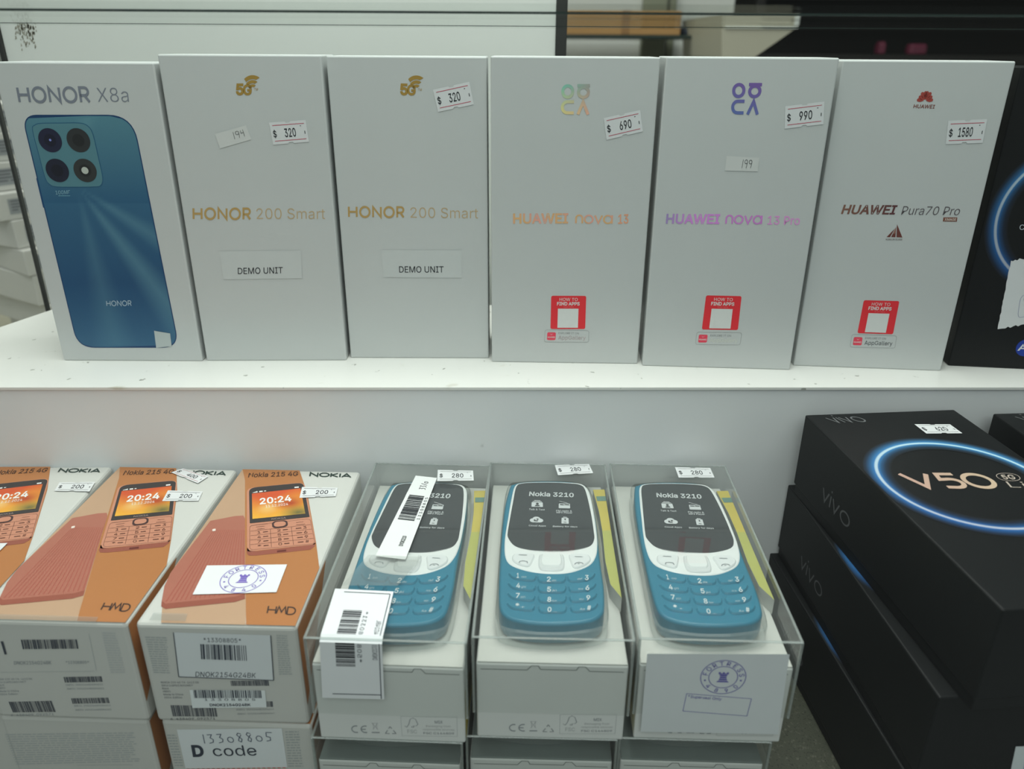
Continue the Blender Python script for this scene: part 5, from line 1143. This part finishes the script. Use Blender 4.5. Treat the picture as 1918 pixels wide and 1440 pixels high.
def zb(x0_, y0_, x1_, yt): return pfl.base(Z(x0_, y0_), Z(x1_, y0_ + 4), Z(x0_ + 3, yt))
put(mb, pfl.base(Z(392, 306), Z(718, 316), Z(396, 277)), norm(text2d('Nokia 3210', .03)), SW)
for x0_, x1_, y_, s in ((392, 507, 410, 'Talk & Text'), (590, 705, 420, 'FM radio &'), (592, 708, 433, 'MP3 Player'), (390, 515, 528, 'Cloud Apps'), (566, 745, 534, 'Battery for days')):
    text(mb, pfl.base(Z(x0_, y_), Z(x1_, y_ + 3), Z(x0_ + 1, y_ - 11)), s, SW, .01)
def zr(x0_, y0_, x1_, y1_, col=SW, n=N1): q_poly(mb, pfl.quad(Z(x0_, y0_), Z(x1_, y0_ + 2), Z(x1_ + 2, y1_ + 2), Z(x0_ - 2, y1_)), rr_pts(.08, .08, 3), col, n)
SD = (.03, .033, .037)
zr(412, 352, 492, 386); zr(420, 345, 484, 349); zr(432, 338, 474, 342)
q = pfl.quad(Z(432, 357), Z(474, 357), Z(474, 384), Z(432, 384)); q_poly(mb, q, ring(.5, .7, .25, .28, 12), SD, N2); q_poly(mb, q, [(.05, .05), (.95, .05), (.8, .35), (.2, .35)], SD, N2)
zr(610, 362, 690, 396); zr(618, 368, 646, 374, SD, N2); zr(652, 368, 684, 374, SD, N2)
line(mb, pfl.quad(Z(610, 345), Z(690, 345), Z(690, 362), Z(610, 362)), (.05, 1), (.8, .1), .00035, SW, N1)
q = pfl.quad(Z(398, 456), Z(496, 460), Z(496, 502), Z(398, 500))
for c in ((.25, .36, .25, .34), (.5, .58, .3, .42), (.75, .36, .25, .34)): q_poly(mb, q, ring(*c, 16), SW, N1)
q_rect(mb, q, .25, .75, .02, .4, SW, N1); q_rect(mb, q, .3, .42, .2, .5, SD, N2); q_rect(mb, q, .42, .6, .2, .34, SD, N2); q_rect(mb, q, .5, .65, .45, .62, SD, N2)
zr(630, 466, 680, 508); zr(642, 459, 668, 464); zr(652, 472, 659, 482, SD, N2); zr(646, 497, 664, 500, SD, N2)
mb.build('screen_print', M['plastic'], so)
# keys
def key_part(name, pts, col, zt, ztop, digits=None, mark=None, smoothk=3):
    mb = MB(); slab(mb, spline(pts, smoothk), [(0, zt), (0, zt + ztop * .5), (.0006, zt + ztop)], col, cap_bottom=False)
    if digits: digits(mb)
    mb.build(name, M['plastic'], ph2)
KC = (.66, .72, .74)
labs = [('1', 'oo'), ('2', 'abc'), ('3', 'def'), ('4', 'ghi'), ('5', 'jkl'), ('6', 'mno'), ('7', 'pqrs'), ('8', 'tuv'), ('9', 'wxyz'), ('*', '+'), ('0', '_'), ('#', 'Aa')]
kq = {0: [(250, 866), (430, 880), (432, 928), (340, 925), (270, 908)], 1: [(462, 884), (560, 888), (655, 886), (650, 938), (560, 944), (465, 936)], 2: [(686, 886), (862, 868), (858, 908), (790, 932), (688, 936)]}
for i, (dg_, sm_) in enumerate(labs):
    r_, c_ = divmod(i, 3)
    dx = (-4, 2, 7)[c_] * r_; dy = 73 * r_ if c_ == 0 else (73.5 * r_)
    pts = loc(pp([(x + dx, y + dy) for x, y in kq[c_]]))
    bx = (302, 522, 798)[c_] + dx * .8; by = (903, 930, 918)[c_] + dy; wd = 28
    def dig(mb, bx=bx, by=by, dg_=dg_, sm_=sm_, c_=c_):
        fk = Face(pmat(cm2), (0, 0, HT + .0009), (1, 0, 0), (0, 1, 0))
        cap = 34
        text(mb, fk.base(Z(bx, by), Z(bx + (wd if dg_ != '1' else 16), by + 1), Z(bx + 2, by - cap)), dg_, KC, .02, N1)
        sx = bx + 36 if c_ < 2 else bx - 52
        text(mb, fk.base(Z(sx, by), Z(sx + 34, by), Z(sx + 1, by - 15)), sm_, KC, -.01, N1)
    key_part('key', pts, KT, HT - .0006, .0015, dig)
def mark_line(pts, w=.0004):
    def fnc(mb):
        fk = Face(pmat(cm2), (0, 0, HT + .00125), (1, 0, 0), (0, 1, 0))
        for pl_ in pts:
            a, b_ = stroke([fk.px(*Z(*p)) for p in pl_], w)
            for g in b_: mb.poly([fk.p(*a[i], N1) for i in g], (.2, .22, .24))
    return fnc
KW_ = (.74, .76, .77)
key_part('call_key', loc(pp([(268, 772), (285, 738), (350, 732), (430, 740), (418, 790), (395, 825), (350, 825), (290, 800)])), KW_, HT + .0002, .001, mark_line([[(318, 735), (378, 738)], [(320, 795), (325, 783), (350, 779), (378, 784), (382, 797)]]))
key_part('end_key', loc(pp([(682, 745), (760, 736), (820, 742), (843, 778), (815, 812), (750, 840), (712, 832), (695, 795)])), KW_, HT + .0002, .001, mark_line([[(725, 748), (782, 750)], [(725, 805), (733, 795), (755, 790), (780, 794), (788, 803)], [(748, 800), (762, 800)]]))
key_part('navigation_key', loc(pp([(468, 745), (500, 738), (610, 738), (642, 746), (652, 800), (645, 845), (610, 860), (505, 858), (468, 842), (460, 800)])), (.66, .68, .69), HT + .0002, .0008)
key_part('select_key', loc(pp([(485, 748), (510, 741), (600, 742), (625, 750), (632, 800), (622, 826), (595, 833), (515, 832), (488, 824), (478, 795)])), (.78, .8, .8), HT + .0005, .0011)

# other two on top, and the layer beneath
c1 = copy_tree(c2, cm1, 'clear-lidded phone box with a long barcode strip and a folded barcode tag', CLR)
c3 = copy_tree(c2, cm3, 'clear-lidded phone box with a violet castle stamp on its front paper', CLR)
copy_tree(ph2, pmat(cm1), 'blue keypad phone partly covered by the long barcode strip', PGRP)
copy_tree(ph2, pmat(cm3), 'blue keypad phone above the front paper with the violet castle stamp', PGRP)
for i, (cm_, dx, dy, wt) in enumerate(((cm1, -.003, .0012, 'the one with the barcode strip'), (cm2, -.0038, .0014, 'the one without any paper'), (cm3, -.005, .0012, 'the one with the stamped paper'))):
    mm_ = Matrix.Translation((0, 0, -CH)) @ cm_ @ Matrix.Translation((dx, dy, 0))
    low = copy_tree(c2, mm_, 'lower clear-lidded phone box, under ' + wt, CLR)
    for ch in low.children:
        if ch.name.startswith('tray'): ch.material_slots[0].link = 'OBJECT'; ch.material_slots[0].material = M['dimmed_tray']  # darker tray colour stands in for the shade under the upper box
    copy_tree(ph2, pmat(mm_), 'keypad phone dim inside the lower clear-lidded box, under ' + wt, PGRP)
UPL = .0006
ct1 = Face(cm1, (0, 0, CH), (1, 0, 0), (0, 1, 0)); ct3 = Face(cm3, (0, 0, CH), (1, 0, 0), (0, 1, 0))
DL = (.1, .1, .1)
price_sticker(ct, (1039, 873), (1103, 871), (1111, 888), (1045, 892), '280', c2, lines=(.25, .25, .25), s0=.4, s1=.7, up=UPL)
price_sticker(ct1, (820, 882), (886, 883.5), (887.5, 902), (819, 903), '280', c1, lines=(.25, .25, .25), s0=.4, s1=.72, up=UPL)
price_sticker(ct3, (1264, 877), (1330, 878.5), (1338, 896.5), (1271, 896.5), '280', c3, lines=(.25, .25, .25), s0=.4, s1=.72, up=UPL)
# long barcode strip
mb = MB(); q = ct1.quad((778.7, 892.4), (818.5, 896.8), (759.4, 1050), (703.3, 1043.3)); n0 = UPL
q_rect(mb, q, 0, 1, 0, 1, (.83, .84, .84), n0 + .0001)
barcode(mb, q.sub(.14, .78, .42, .74), 30, BLK, n0 + .0003, 'y', 13)
rq = Quad(ct1, [q.ab(.84, .44), q.ab(.84, .72), q.ab(.96, .72), q.ab(.96, .44)]); text(mb, rq, '1 3 3 0 8 8 0 5', BLK, 0, n0 + .0003)
rq = Quad(ct1, [q.ab(.6, .13), q.ab(.6, .24), q.ab(.74, .24), q.ab(.74, .13)]); text(mb, rq, 'DNOK3210', BLK, .02, n0 + .0003)
rq = Quad(ct1, [q.ab(.42, .82), q.ab(.42, .93), q.ab(.7, .93), q.ab(.7, .82)]); put(mb, rq, logo('33/z', .1, .3), BLK, n0 + .0003)
mb.build('barcode_strip', M['print'], c1)
# clear tape over the strip's lower end
mb = MB(); q = ct1.quad((690, 1042), (790, 1046), (745, 1100), (640, 1100)); q_rect(mb, q, 0, 1, 0, 1, (.8, .8, .8), n0 + .0005); mb.build('clear_tape', M['tape'], c1)
# folded tag hanging over the front edge
mb = MB()
fr1 = Face(cm1, (0, -.0012, 0), (1, 0, 0), (0, 0, 1))
tl, tr_ = ct1.px(628, 1105), ct1.px(737.5, 1110.5); ml, mr = ct1.px(599, 1196), ct1.px(716, 1200); bl, br_ = fr1.px(604, 1306), fr1.px(720, 1309)
def tagp(s, v, n=0.0):
    """v 0 at the top edge on the lid, 1 at the bottom in front of the carton"""
    vf = .5
    if v < vf:
        k = v / vf
        a = Vector(tl).lerp(Vector(tr_), s); b = Vector((ml[0] * (1 - s) + mr[0] * s, .0016))
        p = a.lerp(b, k); return Vector((p.x, p.y, CH + UPL + .0003 + n))
    k = (v - vf) / (1 - vf)
    a = Vector((ml[0] * (1 - s) + mr[0] * s, CH - .001)); b = Vector(bl).lerp(Vector(br_), s)
    p = a.lerp(b, k); return Vector((p.x, -.0014 - n, p.y))
def tagq(s0, s1, v0, v1, col, n=0.0):
    K = max(1, int((v1 - v0) / .04) + 1)
    for i in range(K):
        a, b = v0 + (v1 - v0) * i / K, v0 + (v1 - v0) * (i + 1) / K
        mb.poly([tagp(s0, b, n), tagp(s1, b, n), tagp(s1, a, n), tagp(s0, a, n)], col)
TP = (.84, .86, .88)
tagq(0, 1, 0, .5 - 1e-6, TP); tagq(0, 1, .5, 1, TP)
mb.poly([tagp(0, .5), tagp(1, .5), tagp(1, .5 - 1e-6), tagp(0, .5 - 1e-6)], TP)
r = random.Random(21); v = .24
while v < .70:
    hgt = r.choice((.006, .009, .016)); 
    if v < .5 < v + hgt: tagq(.25, .56, v, .5 - 1e-5, BLK, .0001); tagq(.25, .56, .5, v + hgt, BLK, .0001)
    else: tagq(.25, .56, v, v + hgt, BLK, .0001)
    v += hgt + r.choice((.004, .006, .01))
tagq(.17, .95, .03, .038, INK, .0001); tagq(.945, .96, .035, .5 - 1e-6, INK, .0001); tagq(.945, .96, .5, .995, INK, .0001); tagq(.17, .96, .955, .962, INK, .0001)
def tagtext(s, u0, u1, v0, v1, w=0):
    vs, fs = norm(text2d(s, w))
    for g in fs: mb.poly([tagp(u0 + (u1 - u0) * vs[i][1], v1 - (v1 - v0) * vs[i][0], .00012) for i in g], INK) 
for i, ch in enumerate('*13308805*'): tagtext(ch, .60, .67, .25 + i * .043, .28 + i * .043)
tagtext('DNOK3210', .84, .92, .51, .64); tagtext('4G24BL', .84, .92, .34, .49)
mb.build('folded_tag', M['print'], c1)
# stamped paper on the front of the right box
mb = MB(); fr3 = Face(cm3, (0, -.0009, 0), (1, 0, 0), (0, 0, 1)); Z = FX(1160, 1160, 5.14)
q = fr3.quad(Z(268, 330), Z(1640, 335), Z(1530, 1105), Z(205, 1080)); q_rect(mb, q, 0, 1, 0, 1, (.70, .735, .75), 0)
VI = ink(88, 84, 150)
ca, cb = fr3.px(*Z(1000, 555)); ra = abs(fr3.px(*Z(1218, 555))[0] - ca)
qq = Quad(fr3, [(ca - .01, cb + .01), (ca + .01, cb + .01), (ca + .01, cb - .01), (ca - .01, cb - .01)])
castle_stamp(mb, qq, .5, .5, ra, '4890', VI, .0001, .97)
q = fr3.quad(Z(648, 712), Z(1272, 762), Z(1228, 928), Z(612, 880)); outline(mb, q, [(0, 0), (1, 0), (1, 1), (0, 1)], .00025, VI, .0001)
text(mb, q.sub(.03, .55, .78, .93), '*Superseal Only', VI, .005, .0001)
mb.build('stamped_paper', M['print'], c3)

# ------------------------------------------------------------------ behind the showcase
cz = ZC - .345
mb = MB(); add_box(mb, -1.3, -.28, .72, 1.5, 0, cz, r=.004)
tag(mb.build('counter', M['cream']), 'pale shop counter under the stacked white cartons behind the showcase', 'counter')
r = random.Random(11); zz = cz
p0 = at(18, 430, .84)
SG = 'small white cartons stacked behind the showcase'
ords = ['lowest', 'second from the bottom', 'third from the bottom', 'fourth from the bottom', 'fifth from the bottom', 'sixth from the bottom', 'seventh from the bottom', 'eighth from the bottom', 'topmost']
hs = [.034, .033, .036, .03, .032, .03, .031, .03, .03]
for i in range(9):
    hh = hs[i]; ya = R(-32 + r.uniform(-5, 5)); wx = .075 + r.uniform(-.004, .006)
    mt = frame(p0.x + .020 - i * .0075 + r.uniform(-.005, .004), .86 + r.uniform(-.006, .006), zz, ya)
    t = thing('small_carton', 'small white carton with grey end label, ' + ords[i] + ' of the stack at left', 'box', mt, SG)
    mb = MB(); add_box(mb, -.13, .0, -.0, wx, 0, hh - .0004, r=.0012); mb.build('carton', M['cream_carton'], t)
    fe = Face(mt, (0, 0, 0), (0, 1, 0), (0, 0, 1)); mb = MB()
    mb.poly([fe.p(a, b, N1) for a, b in ((.012, .006), (wx - .014, .006), (wx - .014, hh - .007), (.012, hh - .007))], (.33, .35, .36))
    q = Quad(fe, [(.015, hh - .009), (wx - .018, hh - .009), (wx - .018, .008), (.015, .008)])
    smalltext(mb, q, 4, (.14, .15, .17), N2, i, word=.3); mb.build('end_label', M['print'], t)
    zz += hh

# wall shelf with the brown cardboard box
p1, p2 = at(1056, 66, 1.62), at(1360, 66, 1.62)
def part_box(t, name, mat, *a, r=.001):
    mb = MB(); add_box(mb, *a, r=r); return mb.build(name, mat, t)
zsh = p1.z
o = block('wall_shelf', p1.x - .02, p2.x + .02, 1.52, 1.83, zsh - .006, zsh, M['glassedge'], .001); tag(o, 'thin dark shelf on the shop wall under the brown cardboard box', 'shelf')
xa, xb = at(1062, 40, 1.56).x, at(1276, 40, 1.56).x; zt = at(1150, 20, 1.56).z
t = thing('cardboard_box', 'brown cardboard box on the dark wall shelf behind the upright boxes', 'box', frame(xa, 1.56, zsh))
part_box(t, 'carton', M['cardboard'], 0, xb - xa, 0, .17, 0, zt - zsh, r=.002)
mb = MB(); add_box(mb, (xb - xa) * .48, (xb - xa) * .55, -.0006, .1706, .002, zt - zsh + .0006, r=.0003); mb.build('packing_tape', material('brown_tape', (.3, .16, .06), .3, .5, noise=.1), t)
# dark folded bundle beside it
mb = MB(); xc, xd = at(1282, 60, 1.56).x, at(1356, 60, 1.56).x; zb1 = at(1300, 46, 1.56).z - zsh
slab(mb, spline([(0, 0), (.5 * (xd - xc), -.006), (xd - xc, .01), (xd - xc, .11), (.5 * (xd - xc), .125), (0, .11)], 4), [(.002, 0), (0, .004), (.001, zb1 * .5), (.006, zb1 * .85), (.014, zb1)], (.1, .1, .1))
o = mb.build('cloth_bundle', M['navy'], None, smooth=True); o.location = (xc, 1.56, zsh)
tag(o, 'dark blue bundle on the wall shelf, right of the brown cardboard box', 'bundle')
# back partition with its pillar
pa, pb = at(1040, 60, 1.86).x, at(1370, 60, 1.86).x
struct(block('wall_partition', -.9, pb, 1.86, 1.9, 0, 2.6, M['wall']))
pc, pd = at(1203, 60, 1.83).x, at(1248, 60, 1.83).x
o = block('pillar', pc, pd, 1.832, 1.858, 0, 2.6, M['pillar'], .004); struct(o); o.name = 'trim_1'
pc, pd = at(1252, 60, 1.83).x, at(1266, 60, 1.83).x
o = block('trim_2', pc, pd, 1.845, 1.858, 0, 2.6, M['pillar'], .002); struct(o)
# cream cupboard with a sloping lower side
Yc = 1.3
P = [at(u, v, Yc) for u, v in ((1352, 27), (1497, 27), (1495, 50), (1412, 108), (1352, 108))]
mb = MB(); fr_ = [(p.x, Yc, p.z) for p in P]; bk = [(p.x, Yc + .3, p.z) for p in P]
mb.poly(fr_); mb.poly(bk[::-1])
for i in range(len(P)): mb.poly([fr_[i - 1], bk[i - 1], bk[i], fr_[i]])
mb.v = [(x - P[4].x, y - Yc, z - P[4].z) for x, y, z in mb.v]
t = thing('cream_cupboard', 'cream cupboard with a slanted lower right side behind the lilac-lettered box', 'cupboard', frame(P[4].x, Yc, P[4].z))
mb.build('carcass', M['cream'], t)
mb = MB(); wd = P[1].x - P[4].x; zt = P[0].z - P[4].z; zm = P[2].z - P[4].z
add_box(mb, wd - .006, wd + .001, -.004, .3, zm + .001, zt, r=.001); add_box(mb, 0, wd, -.003, .0, zm - .003, zm, r=.0005); mb.build('edging', M['panel'], t)
mb = MB(); add_box(mb, .0, P[3].x - P[4].x + .05, .0, .3, -(P[4].z) + .0, -.0005, r=.002); mb.build('pedestal', M['cream'], t)
# dark shelving on the right
xr = at(1400, 60, 2.0).x
t = thing('dark_shelving', 'tall dark shelving unit at the back right of the shop', 'shelving', frame(xr, 1.95, 0))
part_box(t, 'back_board', M['dark'], 0, 1.6, .3, .33, 0, 2.3)
for zz_ in (.02, .55, ZC - .02, ZC + .13, ZC + .5, 2.25): part_box(t, 'shelf_board', M['dark'], .02, 1.58, 0, .3, zz_ - .01, zz_ + .01)
for xx in (0, .02 + 1.56): part_box(t, 'side_board', M['dark'], xx, xx + .02, 0, .3, 0, 2.3)
def packet(u0, u1, v0, v1, Y, mat, lab, base):
    a, b = at(u0, v1, Y), at(u1, v0, Y); ww, hh = b.x - a.x, b.z - a.z
    mb = MB(); slab(mb, rr_pts(.2 * ww, .01, 3, 0, ww, 0, .03), [(.001, 0), (0, .003), (0, hh * .7), (.004, hh)], (.1, .1, .1))
    o = mb.build('packet', mat); o.location = (a.x, Y, base); tag(o, lab, 'packet')
packet(1703, 1742, 78, 97, 1.99, M['magenta'], 'magenta packet on the dark shelving, wider of the two', ZC - .009)
packet(1645, 1664, 74, 97, 1.99, M['magenta'], 'narrow magenta packet on the dark shelving, left of the wider one', ZC - .009)
packet(1668, 1722, -20, 9, 1.99, M['greenbag'], 'green packet on the higher dark shelf at the top of the photo', ZC + .141)
